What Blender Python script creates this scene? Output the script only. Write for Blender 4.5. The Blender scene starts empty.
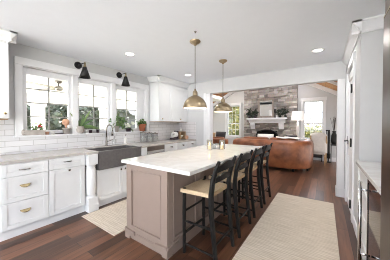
import bpy, bmesh, math, random
from mathutils import Vector, Matrix
random.seed(7)
sc = bpy.context.scene
COL = sc.collection
PI = math.pi

# ------------------------------------------------------------------ camera, sky, sun, exposure
cam_d = bpy.data.cameras.new('camera')
cam = bpy.data.objects.new('camera', cam_d)
COL.objects.link(cam)
cam.location = (0, 0, 1.335)
cam.rotation_euler = (math.radians(90 - 0.914), 0, math.radians(34.843))
cam_d.sensor_width = 36
cam_d.lens = 186.43 * 36 / 390
cam_d.shift_y = -2.663 / 390
cam_d.clip_start = 0.05
sc.camera = cam

w = bpy.data.worlds.new('sky')
sc.world = w
w.use_nodes = True
bg = w.node_tree.nodes['Background']
bg.inputs[0].default_value = (0.88, 0.95, 1.06, 1)
bg.inputs[1].default_value = 2.5
sun_d = bpy.data.lights.new('sun', 'SUN')
sun_d.energy = 20.0
sun_d.angle = math.radians(2)
sun_d.color = (1, .97, .92)
sun = bpy.data.objects.new('sun', sun_d)
COL.objects.link(sun)
sun.rotation_euler = Vector((0.6, 0.0, -0.8)).to_track_quat('-Z', 'Y').to_euler()

DOWNLIGHT_W = 2.6
vs = sc.view_settings
vs.view_transform = 'Standard'
vs.look = 'None'
vs.exposure = 1.06
vs.gamma = 1
vs.use_curve_mapping = False
sc.cycles.filter_width = 1.0

# ------------------------------------------------------------------ materials
def lin(r, g, b):
    def f(v):
        v /= 255
        return v / 12.92 if v <= .04045 else ((v + .055) / 1.055) ** 2.4
    return (f(r), f(g), f(b), 1)

def base_mat(name):
    m = bpy.data.materials.new(name)
    m.use_nodes = True
    nt = m.node_tree
    return m, nt, nt.nodes['Principled BSDF']

def mat(name, rgb, rough=.5, metal=0, var=.06, scale=8, bump=0, stretch=None, spec=.5, rgb2=None, emit=None):
    """plain painted / metal / cloth surface with a soft procedural variation"""
    m, nt, p = base_mat(name)
    N, L = nt.nodes, nt.links
    tc = N.new('ShaderNodeTexCoord'); mp = N.new('ShaderNodeMapping')
    L.new(tc.outputs['Object'], mp.inputs[0])
    if stretch: mp.inputs['Scale'].default_value = stretch
    nz = N.new('ShaderNodeTexNoise')
    nz.inputs['Scale'].default_value = scale; nz.inputs['Detail'].default_value = 4
    L.new(mp.outputs[0], nz.inputs['Vector'])
    c = lin(*rgb)
    a = lin(*rgb2) if rgb2 else tuple(max(0, v * (1 - var)) for v in c[:3]) + (1,)
    b = c if rgb2 else tuple(min(1, v * (1 + var)) for v in c[:3]) + (1,)
    rp = N.new('ShaderNodeValToRGB')
    rp.color_ramp.elements[0].position = .35; rp.color_ramp.elements[1].position = .65
    rp.color_ramp.elements[0].color = a; rp.color_ramp.elements[1].color = b
    L.new(nz.outputs['Fac'], rp.inputs[0]); L.new(rp.outputs[0], p.inputs['Base Color'])
    p.inputs['Roughness'].default_value = rough
    p.inputs['Metallic'].default_value = metal
    p.inputs['Specular IOR Level'].default_value = spec
    if bump:
        bp = N.new('ShaderNodeBump'); bp.inputs['Strength'].default_value = bump; bp.inputs['Distance'].default_value = .01
        L.new(nz.outputs['Fac'], bp.inputs['Height']); L.new(bp.outputs[0], p.inputs['Normal'])
    if emit:
        p.inputs['Emission Color'].default_value = lin(*emit[0]); p.inputs['Emission Strength'].default_value = emit[1]
    return m

def glass_mat(name, tint=(1, 1, 1), refl=.08):
    m = bpy.data.materials.new(name); m.use_nodes = True
    nt = m.node_tree; N, L = nt.nodes, nt.links
    N.clear()
    o = N.new('ShaderNodeOutputMaterial'); mx = N.new('ShaderNodeMixShader')
    t = N.new('ShaderNodeBsdfTransparent'); g = N.new('ShaderNodeBsdfGlossy'); f = N.new('ShaderNodeLayerWeight')
    t.inputs[0].default_value = tint + (1,)
    g.inputs['Roughness'].default_value = .02
    f.inputs['Blend'].default_value = .25
    ml = N.new('ShaderNodeMath'); ml.operation = 'MULTIPLY_ADD'
    ml.inputs[1].default_value = .45; ml.inputs[2].default_value = refl * .3
    L.new(f.outputs['Fresnel'], ml.inputs[0]); L.new(ml.outputs[0], mx.inputs[0])
    L.new(t.outputs[0], mx.inputs[1]); L.new(g.outputs[0], mx.inputs[2]); L.new(mx.outputs[0], o.inputs[0])
    return m

def brick_mat(name, c1, c2, cm, bw, rh, mortar, rough, rotz=0, vert=None, grain=None, bump=.3, offset=.5, spec=.5):
    """bricks, tiles or planks. vert='x' maps a wall facing x, 'y' a wall facing y, None a floor"""
    m, nt, p = base_mat(name)
    N, L = nt.nodes, nt.links
    tc = N.new('ShaderNodeTexCoord')
    sp = N.new('ShaderNodeSeparateXYZ'); cb = N.new('ShaderNodeCombineXYZ')
    L.new(tc.outputs['Object'], sp.inputs[0])
    a, b = {'x': ('Y', 'Z'), 'y': ('X', 'Z'), None: ('X', 'Y'), 'long': ('Y', 'X')}[vert]
    L.new(sp.outputs[a], cb.inputs[0]); L.new(sp.outputs[b], cb.inputs[1])
    br = N.new('ShaderNodeTexBrick')
    br.inputs['Color1'].default_value = lin(*c1); br.inputs['Color2'].default_value = lin(*c2); br.inputs['Mortar'].default_value = lin(*cm)
    br.inputs['Scale'].default_value = 1; br.inputs['Brick Width'].default_value = bw; br.inputs['Row Height'].default_value = rh
    br.inputs['Mortar Size'].default_value = mortar; br.inputs['Mortar Smooth'].default_value = .2
    br.offset = offset
    L.new(cb.outputs[0], br.inputs['Vector'])
    col = br.outputs['Color']
    if grain:
        mp = N.new('ShaderNodeMapping'); mp.inputs['Scale'].default_value = grain[1]
        L.new(cb.outputs[0], mp.inputs[0])
        nz = N.new('ShaderNodeTexNoise'); nz.inputs['Scale'].default_value = 1; nz.inputs['Detail'].default_value = 6
        L.new(mp.outputs[0], nz.inputs['Vector'])
        mr = N.new('ShaderNodeMapRange'); mr.inputs[1].default_value = .25; mr.inputs[2].default_value = .75
        mr.inputs[3].default_value = 1 - grain[0]; mr.inputs[4].default_value = 1 + grain[0]
        L.new(nz.outputs['Fac'], mr.inputs[0])
        mx = N.new('ShaderNodeMix'); mx.data_type = 'RGBA'; mx.blend_type = 'MULTIPLY'; mx.inputs[0].default_value = 1
        cc = N.new('ShaderNodeCombineColor')
        for i in range(3): L.new(mr.outputs[0], cc.inputs[i])
        L.new(col, mx.inputs[6]); L.new(cc.outputs[0], mx.inputs[7]); col = mx.outputs[2]
    L.new(col, p.inputs['Base Color'])
    p.inputs['Roughness'].default_value = rough
    p.inputs['Specular IOR Level'].default_value = spec
    if bump:
        iv = N.new('ShaderNodeMath'); iv.operation = 'SUBTRACT'; iv.inputs[0].default_value = 1
        L.new(br.outputs['Fac'], iv.inputs[1])
        bp = N.new('ShaderNodeBump'); bp.inputs['Strength'].default_value = bump; bp.inputs['Distance'].default_value = .003
        L.new(iv.outputs[0], bp.inputs['Height']); L.new(bp.outputs[0], p.inputs['Normal'])
    return m

def island_color_mat(name, cols, rough=.85, scale=14, bump=.6, thru=0):
    """each loose stone or leaf takes its own tint"""
    m, nt, p = base_mat(name)
    N, L = nt.nodes, nt.links
    g = N.new('ShaderNodeNewGeometry'); rp = N.new('ShaderNodeValToRGB')
    e = rp.color_ramp.elements
    e[0].color = lin(*cols[0]); e[1].color = lin(*cols[-1])
    for i, c in enumerate(cols[1:-1]):
        x = e.new((i + 1) / (len(cols) - 1)); x.color = lin(*c)
    L.new(g.outputs['Random Per Island'], rp.inputs[0])
    tc = N.new('ShaderNodeTexCoord'); nz = N.new('ShaderNodeTexNoise'); nz.inputs['Scale'].default_value = scale; nz.inputs['Detail'].default_value = 5
    L.new(tc.outputs['Object'], nz.inputs['Vector'])
    mx = N.new('ShaderNodeMix'); mx.data_type = 'RGBA'; mx.blend_type = 'OVERLAY'; mx.inputs[0].default_value = .35
    L.new(rp.outputs[0], mx.inputs[6]); L.new(nz.outputs['Color'], mx.inputs[7])
    hs = N.new('ShaderNodeHueSaturation'); hs.inputs['Saturation'].default_value = .85
    L.new(mx.outputs[2], hs.inputs['Color']); L.new(hs.outputs[0], p.inputs['Base Color'])
    p.inputs['Roughness'].default_value = rough
    if thru:
        tr = N.new('ShaderNodeBsdfTranslucent'); ms = N.new('ShaderNodeMixShader'); ms.inputs[0].default_value = thru
        L.new(hs.outputs[0], tr.inputs[0]); L.new(p.outputs[0], ms.inputs[1]); L.new(tr.outputs[0], ms.inputs[2])
        L.new(ms.outputs[0], nt.nodes['Material Output'].inputs[0])
    if bump:
        bp = N.new('ShaderNodeBump'); bp.inputs['Strength'].default_value = bump; bp.inputs['Distance'].default_value = .01
        L.new(nz.outputs['Fac'], bp.inputs['Height']); L.new(bp.outputs[0], p.inputs['Normal'])
    return m

def stripe_mat(name, c1, c2, freq, axis='Y', rough=.9, distort=2.5, mixn=.5, bump=.4, fine=120):
    """woven cloth or rush: bands across one axis, broken up by noise"""
    m, nt, p = base_mat(name)
    N, L = nt.nodes, nt.links
    tc = N.new('ShaderNodeTexCoord')
    wv = N.new('ShaderNodeTexWave'); wv.bands_direction = axis; wv.inputs['Scale'].default_value = freq
    wv.inputs['Distortion'].default_value = distort; wv.inputs['Detail'].default_value = 3; wv.inputs['Detail Scale'].default_value = 1.5
    L.new(tc.outputs['Object'], wv.inputs['Vector'])
    mp = N.new('ShaderNodeMapping'); mp.inputs['Scale'].default_value = (4, 60, 4) if axis == 'Y' else (60, 4, 4)
    L.new(tc.outputs['Object'], mp.inputs[0])
    nz = N.new('ShaderNodeTexNoise'); nz.inputs['Scale'].default_value = 1; nz.inputs['Detail'].default_value = 6
    L.new(mp.outputs[0], nz.inputs['Vector'])
    mm = N.new('ShaderNodeMix'); mm.inputs[0].default_value = mixn
    L.new(wv.outputs['Fac'], mm.inputs[2]); L.new(nz.outputs['Fac'], mm.inputs[3])
    rp = N.new('ShaderNodeValToRGB'); rp.color_ramp.elements[0].color = lin(*c1); rp.color_ramp.elements[1].color = lin(*c2)
    rp.color_ramp.elements[0].position = .34; rp.color_ramp.elements[1].position = .66
    L.new(mm.outputs[0], rp.inputs[0]); L.new(rp.outputs[0], p.inputs['Base Color'])
    p.inputs['Roughness'].default_value = rough; p.inputs['Specular IOR Level'].default_value = .15
    if bump:
        bp = N.new('ShaderNodeBump'); bp.inputs['Strength'].default_value = bump; bp.inputs['Distance'].default_value = .005
        L.new(mm.outputs[0], bp.inputs['Height']); L.new(bp.outputs[0], p.inputs['Normal'])
    return m

def marble_mat(name, c1, c2, rough=.12, scale=2.2):
    m, nt, p = base_mat(name)
    N, L = nt.nodes, nt.links
    tc = N.new('ShaderNodeTexCoord')
    nz = N.new('ShaderNodeTexNoise'); nz.inputs['Scale'].default_value = scale; nz.inputs['Detail'].default_value = 8; nz.inputs['Distortion'].default_value = 1.6
    L.new(tc.outputs['Object'], nz.inputs['Vector'])
    rp = N.new('ShaderNodeValToRGB'); e = rp.color_ramp.elements
    e[0].position = .40; e[0].color = lin(*c1); e[1].position = .60; e[1].color = lin(*c1)
    x = e.new(.50); x.color = lin(*c2)
    L.new(nz.outputs['Fac'], rp.inputs[0])
    n2 = N.new('ShaderNodeTexNoise'); n2.inputs['Scale'].default_value = 40; n2.inputs['Detail'].default_value = 3
    L.new(tc.outputs['Object'], n2.inputs['Vector'])
    mx = N.new('ShaderNodeMix'); mx.data_type = 'RGBA'; mx.blend_type = 'SOFT_LIGHT'; mx.inputs[0].default_value = .25
    L.new(rp.outputs[0], mx.inputs[6]); L.new(n2.outputs['Color'], mx.inputs[7])
    hs = N.new('ShaderNodeHueSaturation'); hs.inputs['Saturation'].default_value = .9
    L.new(mx.outputs[2], hs.inputs['Color']); L.new(hs.outputs[0], p.inputs['Base Color'])
    p.inputs['Roughness'].default_value = rough
    return m

M = {}
M['ceil'] = mat('ceiling_paint', (236, 240, 246), .9, var=.006)
M['wall'] = mat('wall_paint', (206, 206, 207), .85, var=.012)
M['trim'] = mat('trim_paint', (232, 232, 234), .45, var=.01)
M['cab'] = mat('cabinet_paint', (232, 233, 234), .4, var=.012)
M['island'] = mat('island_paint', (149, 131, 121), .45, var=.02)
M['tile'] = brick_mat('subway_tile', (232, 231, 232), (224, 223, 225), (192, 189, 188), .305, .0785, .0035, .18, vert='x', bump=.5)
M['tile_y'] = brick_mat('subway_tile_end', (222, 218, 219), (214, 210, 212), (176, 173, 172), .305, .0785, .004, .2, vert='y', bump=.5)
M['floor'] = brick_mat('hardwood_planks', (122, 82, 60), (58, 38, 29), (26, 17, 14), 1.5, .127, .0025, .3, vert='long', grain=(.38, (2.2, 26, 1)), bump=.25, offset=.37)
M['quartz'] = marble_mat('white_quartz', (230, 229, 227), (220, 217, 214), .08)
M['quartz2'] = marble_mat('grey_quartz', (196, 190, 185), (187, 181, 175), .14, 3)
M['sink'] = mat('graphite_composite', (104, 101, 101), .4, 0, var=.1, scale=30)
M['steel'] = mat('brushed_steel', (190, 188, 187), .34, .55, var=.08, scale=4, stretch=(1, 1, 40))
M['steeld'] = mat('dark_brushed_steel', (122, 112, 105), .38, 1, var=.06, scale=4, stretch=(30, 30, 1))
M['chrome'] = mat('polished_chrome', (225, 225, 226), .12, 1, var=.01)
M['nickel'] = mat('brushed_nickel', (150, 144, 138), .25, 1, var=.03)
M['brass'] = mat('antique_brass', (180, 163, 136), .32, 1, var=.14, scale=6, rgb2=(152, 134, 108))
M['brassp'] = mat('bright_brass', (198, 180, 142), .25, 1, var=.05)
M['black'] = mat('black_metal', (28, 27, 27), .42, .3, var=.1)
M['blackwood'] = mat('black_stained_wood', (19, 17, 16), .5, spec=.3, var=.25, scale=10, stretch=(8, 8, 1), bump=.15)
M['rush'] = stripe_mat('woven_rush', (192, 164, 130), (228, 208, 176), 40, 'X', .8, 1.0, .45)
M['rug'] = stripe_mat('cream_woven_rug', (198, 184, 166), (226, 214, 199), 12, 'Y', .95, 3, .8)
M['rug2'] = stripe_mat('beige_patterned_rug', (120, 108, 100), (214, 200, 184), 12, 'X', .95, 6, .6)
M['grille'] = mat('backlit_grille', (150, 148, 146), .5, var=.02)  # bars coloured grey to imitate their silhouette against the bright outdoors
M['glassp'] = glass_mat('window_glass')
M['glass'] = glass_mat('clear_glass', (.97, .98, .98), .35)
M['darkglass'] = mat('black_glass', (26, 20, 18), .05, 0, var=.05, spec=.9)
M['leather'] = mat('brown_leather', (158, 98, 64), .36, var=.3, scale=4, rgb2=(106, 60, 38), bump=.12)
M['stone'] = island_color_mat('stacked_stone', [(112, 104, 98), (172, 164, 156), (140, 130, 123), (196, 188, 180), (120, 112, 106), (158, 146, 136)], .9, 18)
M['mortar'] = mat('stone_mortar', (112, 104, 98), .95, var=.1, scale=20)
M['soot'] = mat('firebox_soot', (20, 19, 19), .9)
M['woodceil'] = brick_mat('cedar_planks', (200, 148, 98), (160, 110, 68), (84, 54, 32), 2.4, .14, .006, .6, vert=None, grain=(.3, (3, 20, 1)), bump=.4)
M['rusticwood'] = mat('weathered_oak', (142, 130, 120), .7, var=.2, scale=6, stretch=(12, 12, 1))
M['mirror'] = mat('mirror_glass', (235, 235, 235), .03, 1, var=.005)
M['terra'] = mat('terracotta', (178, 108, 76), .8, var=.12, scale=12)
M['greypot'] = mat('weathered_grey_pot', (176, 168, 160), .85, var=.14, scale=14)
M['whitepot'] = mat('white_ceramic', (232, 230, 226), .3, var=.03)
M['paleterra'] = mat('pale_clay', (206, 160, 132), .8, var=.15, scale=12)
M['darkcer'] = mat('dark_glazed_ceramic', (62, 46, 54), .3, var=.2)
M['soil'] = mat('soil', (52, 40, 32), .95, var=.3, scale=40)
M['leaf'] = island_color_mat('green_leaves', [(62, 92, 44), (104, 132, 66), (78, 112, 52), (130, 152, 84)], .5, 6, 0, .35)
M['leafd'] = island_color_mat('dark_green_leaves', [(24, 32, 22), (46, 56, 36), (34, 44, 28)], .5, 6, 0)
M['hedgecore'] = mat('hedge_body', (64, 72, 60), .9, var=.35, scale=3)  # dull green solid body inside the hedge leaves
M['treeleaf'] = island_color_mat('tree_leaves', [(52, 60, 50), (82, 90, 76), (66, 74, 61), (100, 108, 94)], .7, 3, 0)
M['paleleaf'] = island_color_mat('sunny_leaves', [(92, 98, 46), (136, 126, 56), (114, 112, 52), (78, 88, 42)], .7, 3, 0)
M['bark'] = mat('bark', (62, 54, 48), .95, var=.3, scale=10, stretch=(6, 6, 1), bump=.5)
M['redpetal'] = mat('red_petals', (176, 44, 34), .6)
M['whitepetal'] = mat('white_petals', (240, 240, 226), .6)
M['lawn'] = mat('lawn_grass', (128, 130, 94), .95, var=.3, scale=2, rgb2=(104, 110, 76))
M['patio'] = mat('pale_concrete', (222, 220, 216), .9, var=.03, scale=2)
M['porch'] = brick_mat('porch_boards', (248, 246, 240), (244, 242, 236), (222, 219, 210), 4, .14, .006, .7, vert=None, bump=.2)
M['house'] = mat('grey_siding', (96, 97, 100), .8, var=.04, scale=3, stretch=(1, 1, 20))
M['roof'] = mat('grey_shingles', (72, 72, 76), .9, var=.2, scale=14)
M['cloth'] = mat('cream_upholstery', (206, 200, 195), .9, var=.05, scale=12, bump=.1)
M['throw'] = mat('white_throw', (232, 226, 220), .95, var=.06, scale=25, bump=.3)
M['charcoal'] = mat('charcoal_fabric', (58, 56, 58), .9, var=.15, scale=20)
M['tan'] = mat('tan_fabric', (176, 146, 112), .85, var=.12, scale=12)
M['wax'] = mat('candle_wax', (244, 232, 208), .5, var=.02, emit=((255, 205, 130), .25))
M['flame'] = mat('candle_flame', (255, 230, 170), .5, var=.01, emit=((255, 205, 120), 14))
M['lamp'] = mat('lit_diffuser', (255, 250, 240), .6, var=.005, emit=((255, 246, 232), 4.5))
M['bulb'] = mat('frosted_bulb', (255, 240, 214), .4, var=.005, emit=((255, 226, 184), 2.2))
M['shade'] = mat('linen_shade', (244, 242, 240), .9, var=.02, scale=40, emit=((255, 248, 240), .12))
M['shadein'] = mat('white_enamel', (242, 232, 214), .4, var=.01)
M['book'] = mat('paper_towel', (240, 238, 236), .9, var=.02)

# ------------------------------------------------------------------ mesh helpers
W = {}      # world position of every origin, so parts can be written in room coordinates

class MB:
    def __init__(s): s.bm = bmesh.new()
    def box(s, x0, x1, y0, y1, z0, z1, rz=0, piv=None):
        c = Vector(((x0 + x1) / 2, (y0 + y1) / 2, (z0 + z1) / 2))
        r = bmesh.ops.create_cube(s.bm, size=1)
        bmesh.ops.scale(s.bm, vec=(abs(x1 - x0), abs(y1 - y0), abs(z1 - z0)), verts=r['verts'])
        bmesh.ops.translate(s.bm, vec=c, verts=r['verts'])
        if rz:
            bmesh.ops.rotate(s.bm, cent=piv or c, matrix=Matrix.Rotation(rz, 3, 'Z'), verts=r['verts'])
        return r['verts']
    def obox(s, c, size, mat3):
        r = bmesh.ops.create_cube(s.bm, size=1)
        bmesh.ops.scale(s.bm, vec=size, verts=r['verts'])
        bmesh.ops.rotate(s.bm, cent=(0, 0, 0), matrix=mat3, verts=r['verts'])
        bmesh.ops.translate(s.bm, vec=c, verts=r['verts'])
    def tube(s, pts, r, n=10, cap=True):
        pts = [Vector(p) for p in pts]
        rs = r if isinstance(r, (list, tuple)) else [r] * len(pts)
        rings = []
        prev = None
        for i, p in enumerate(pts):
            d = (pts[min(i + 1, len(pts) - 1)] - pts[max(i - 1, 0)]).normalized()
            if prev is None:
                a = d.cross(Vector((0, 0, 1)))
                if a.length < .01: a = Vector((1, 0, 0))
            else:
                a = prev - d * prev.dot(d)
            a.normalize(); prev = a
            b = d.cross(a)
            rings.append([s.bm.verts.new(p + (a * math.cos(t) + b * math.sin(t)) * rs[i]) for t in [2 * PI * k / n + PI / n for k in range(n)]])
        for A, B in zip(rings, rings[1:]):
            for k in range(n): s.bm.faces.new((A[k], A[(k + 1) % n], B[(k + 1) % n], B[k]))
        if cap:
            s.bm.faces.new(rings[0][::-1]); s.bm.faces.new(rings[-1])
    def cyl(s, p0, p1, r0, r1=None, n=16): s.tube([p0, p1], [r0, r0 if r1 is None else r1], n)
    def lathe(s, prof, cx, cy, z0=0, n=24, sx=1, sy=1):
        rings = []
        for r, z in prof:
            if r < 1e-5: rings.append([s.bm.verts.new((cx, cy, z0 + z))])
            else: rings.append([s.bm.verts.new((cx + sx * r * math.cos(2 * PI * k / n), cy + sy * r * math.sin(2 * PI * k / n), z0 + z)) for k in range(n)])
        for A, B in zip(rings, rings[1:]):
            for k in range(n):
                a, b = A[k % len(A)], A[(k + 1) % len(A)]
                c, d = B[(k + 1) % len(B)], B[k % len(B)]
                vs_ = []
                for v in (a, b, c, d):
                    if v not in vs_: vs_.append(v)
                if len(vs_) > 2: s.bm.faces.new(vs_)
    def ball(s, c, rx, ry=None, rz=None, u=14, v=9):
        r = bmesh.ops.create_uvsphere(s.bm, u_segments=u, v_segments=v, radius=1)
        bmesh.ops.scale(s.bm, vec=(rx, ry or rx, rz or rx), verts=r['verts'])
        bmesh.ops.translate(s.bm, vec=c, verts=r['verts'])
    def prism(s, poly, axis, a, b):
        """extrude a 2-D outline along an axis ('X': outline in y,z; 'Y': in x,z; 'Z': in x,y)"""
        f = {'X': lambda p, t: (t, p[0], p[1]), 'Y': lambda p, t: (p[0], t, p[1]), 'Z': lambda p, t: (p[0], p[1], t)}[axis]
        A = [s.bm.verts.new(f(p, a)) for p in poly]; B = [s.bm.verts.new(f(p, b)) for p in poly]
        n = len(poly)
        s.bm.faces.new(A); s.bm.faces.new(B[::-1])
        for k in range(n): s.bm.faces.new((A[k], B[k], B[(k + 1) % n], A[(k + 1) % n]))
    def poly(s, pts): s.bm.faces.new([s.bm.verts.new(p) for p in pts])
    def grid(s, fn, nu, nv):
        V = [[s.bm.verts.new(fn(i / nu, j / nv)) for j in range(nv + 1)] for i in range(nu + 1)]
        for i in range(nu):
            for j in range(nv): s.bm.faces.new((V[i][j], V[i + 1][j], V[i + 1][j + 1], V[i][j + 1]))
    def leaf(s, base, d, length, width, droop=.3, n=4, roll=0):
        """one bent leaf blade"""
        base = Vector(base); d = Vector(d).normalized()
        side = d.cross(Vector((0, 0, 1)))
        if side.length < .05: side = Vector((1, 0, 0))
        side.normalize()
        if roll: side = Matrix.Rotation(roll, 3, d) @ side
        prevs = None
        for i in range(n + 1):
            t = i / n
            p = base + d * length * t + Vector((0, 0, -droop * length * t * t))
            wd = width * math.sin(PI * min(.97, .12 + .86 * t)) / 2
            cur = (s.bm.verts.new(p - side * wd), s.bm.verts.new(p + side * wd))
            if prevs: s.bm.faces.new((prevs[0], prevs[1], cur[1], cur[0]))
            prevs = cur
    def squash(s, axis, c, k):
        for v in s.bm.verts: v.co[axis] = c + (v.co[axis] - c) * k
        return s
    def build(s, name, m, parent=None, smooth=False, bevel=0, sub=0):
        bm = s.bm
        bmesh.ops.recalc_face_normals(bm, faces=bm.faces)
        xs = [v.co.x for v in bm.verts]; ys = [v.co.y for v in bm.verts]; zs = [v.co.z for v in bm.verts]
        o0 = Vector(((min(xs) + max(xs)) / 2, (min(ys) + max(ys)) / 2, min(zs)))
        if s.__dict__.get('origin') is not None: o0 = Vector(s.origin)
        bmesh.ops.translate(bm, vec=-o0, verts=bm.verts)
        me = bpy.data.meshes.new(name); bm.to_mesh(me); bm.free()
        me.materials.append(M[m] if isinstance(m, str) else m)
        if smooth:
            for p in me.polygons: p.use_smooth = True
        o = bpy.data.objects.new(name, me); COL.objects.link(o)
        W[o.name] = o0
        if parent is not None:
            o.parent = parent; o.location = o0 - W[parent.name]
        else: o.location = o0
        if bevel:
            b = o.modifiers.new('edge', 'BEVEL'); b.width = bevel; b.segments = 2; b.limit_method = 'ANGLE'; b.angle_limit = math.radians(40)
        if sub:
            b = o.modifiers.new('soft', 'SUBSURF'); b.levels = sub; b.render_levels = sub
        return o

def tag(o, label, cat, group=None, kind=None):
    o['label'] = label; o['category'] = cat
    if group: o['group'] = group
    if kind: o['kind'] = kind
    return o

def thing(name, label, cat, loc, group=None, kind=None):
    o = bpy.data.objects.new(name, None); COL.objects.link(o)
    o.empty_display_size = .1
    o.location = loc; W[o.name] = Vector(loc)
    return tag(o, label, cat, group, kind)

def copy_tree(o, loc, label):
    c = o.copy(); COL.objects.link(c); c.location = loc; c['label'] = label
    W[c.name] = Vector(loc)
    for ch in list(o.children):
        k = ch.copy(); COL.objects.link(k); k.parent = c
        for g in list(ch.children):
            q = g.copy(); COL.objects.link(q); q.parent = k
    return c

def B(*a, **k):
    m = MB(); m.box(*a, **k); return m

def struct(name, mb, m, label, cat, bevel=0, smooth=False, origin=None):
    if origin is not None: mb.origin = origin
    return tag(mb.build(name, m, bevel=bevel, smooth=smooth), label, cat, kind='structure')

# outward mappers for flat fronts: (u along the front, v up, w outward) -> box
def front_x(xf):      # faces +x
    return lambda mb, u0, u1, v0, v1, w0, w1: mb.box(xf + w0, xf + w1, u0, u1, v0, v1)
def front_mx(xf):     # faces -x
    return lambda mb, u0, u1, v0, v1, w0, w1: mb.box(xf - w1, xf - w0, u0, u1, v0, v1)
def front_my(yf):     # faces -y
    return lambda mb, u0, u1, v0, v1, w0, w1: mb.box(u0, u1, yf - w1, yf - w0, v0, v1)

def shaker(F, u0, u1, v0, v1, rail=.055, t=.02, rec=.009, bead=False, rv=None):
    mb = MB(); R_ = rail; rv = rv or rail
    F(mb, u0, u0 + rail, v0, v1, -t, 0); F(mb, u1 - rail, u1, v0, v1, -t, 0)
    F(mb, u0 + rail, u1 - rail, v0, v0 + rv, -t, 0); F(mb, u0 + rail, u1 - rail, v1 - rv, v1, -t, 0)
    F(mb, u0 + rail, u1 - rail, v0 + rv, v1 - rv, -t, -rec)
    if bead:
        b = .014
        F(mb, u0 + rail, u0 + rail + b, v0 + rv, v1 - rv, -rec, .006); F(mb, u1 - rail - b, u1 - rail, v0 + rv, v1 - rv, -rec, .006)
        F(mb, u0 + rail + b, u1 - rail - b, v0 + rv, v0 + rv + b, -rec, .006); F(mb, u0 + rail + b, u1 - rail - b, v1 - rv - b, v1 - rv, -rec, .006)
    return mb

# ================================================================== SETTING
H = 2.50           # kitchen ceiling
XW = -3.633        # window wall
YH = 4.35          # header towards the family room
YB = 8.30          # far wall of the family room
XP = 0.33          # closet wall on the right
ORI = (0, 0, 0)

struct('floor', B(-5.1, 1.2, -3.4, YB + .15, -.1, 0), 'floor', 'dark reddish brown hardwood plank floor running from kitchen to fireplace', 'floor', origin=ORI)
struct('ceiling', B(XW - .15, 1.2, -3.4, YH + .15, H, H + .12), 'ceil', 'flat off-white kitchen ceiling with recessed lights', 'ceiling')

# window wall with one wide opening
OY0, OY1, OZ0, OZ1 = .80, 3.10, 1.172, 2.20
mb = MB()
mb.box(XW - .15, XW, -3.4, OY0, 0, H); mb.box(XW - .15, XW, OY1, YH + .15, 0, H)
mb.box(XW - .15, XW, OY0, OY1, 0, OZ0); mb.box(XW - .15, XW, OY0, OY1, OZ1, H)
struct('wall_left', mb, 'wall', 'light grey kitchen wall holding the triple window above the sink', 'wall')

# tile
struct('wall_backsplash', B(XW, XW + .012, .44, 3.2, .915, 1.147), 'tile', 'white subway tile strip between counter and window sill', 'backsplash', origin=ORI)
mb = MB(); mb.box(XW, XW + .012, 3.2, YH - .013, .915, 1.405); mb.box(XW, XW + .012, .44, .70, 1.147, 1.405)
struct('wall_backsplash_upper', mb, 'tile', 'white subway tile below the upper cabinets', 'backsplash', origin=ORI)
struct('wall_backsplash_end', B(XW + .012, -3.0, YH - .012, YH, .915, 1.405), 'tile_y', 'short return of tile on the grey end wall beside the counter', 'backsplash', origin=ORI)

# header wall with the wide opening to the family room
OPL, OPR, ZH = -2.63, .205, 2.165
mb = MB()
mb.box(XW, OPL, YH, YH + .15, 0, H + .12); mb.box(OPL, OPR, YH, YH + .15, ZH, H + .12); mb.box(OPR, 1.2, YH, YH + .15, 0, H + .12)
mb.box(-5.1, XW - .15, YH, YH + .15, 0, H + .12)
mb.prism([(-5.1, H + .12), (1.2, H + .12), (1.2, 2.7), (-2.02, 3.95), (-5.1, 2.7)], 'Y', YH + .03, YH + .15)
struct('wall_header', mb, 'wall', 'light grey end wall and dropped header over the family room opening', 'wall')
mb = MB()
mb.box(OPL - .015, OPL + .09, YH - .012, YH + .162, 0, ZH); mb.box(OPL - .10, OPL - .015, YH - .02, YH, 0, ZH + .02)
struct('trim_1', mb, 'trim', 'white jamb on the left side of the family room opening', 'trim', bevel=.004)
mb = MB()
mb.box(OPR - .015, OPR + .0, YH - .012, YH + .162, 0, ZH); mb.box(OPR, XP - .03, YH - .02, YH, 0, ZH)
mb.box(OPR - .03, XP - .02, YH - .035, YH - .02, 0, .16); mb.box(OPR - .03, OPR - .015, YH - .035, YH + .165, 0, .16)
struct('trim_2', mb, 'trim', 'white post with plinth block on the right side of the opening', 'trim', bevel=.004)

# right side: closet block and the wall behind the counter
DY0, DY1, DZ = 3.37, 4.12, 2.20
mb = MB()
mb.box(XP, XP + .12, 2.85, DY0, 0, H); mb.box(XP, XP + .12, DY1, YH, 0, H); mb.box(XP, XP + .12, DY0, DY1, DZ, H)
mb.box(XP + .12, 1.0, 2.85, 2.97, 0, H)
struct('wall_closet', mb, 'wall', 'light grey closet corner wall facing the counter and the aisle', 'wall')
mb = MB(); mb.box(1.0, 1.12, -.9, YB, 0, 2.9); mb.box(1.0, 1.12, -3.4, -3.1, 0, 2.9); mb.box(1.0, 1.12, -3.1, -.9, 2.12, 2.9)  # opening behind the camera added to let daylight onto the window wall
struct('wall_right', mb, 'wall', 'grey wall behind the refrigerator and drawer cabinets', 'wall')

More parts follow.
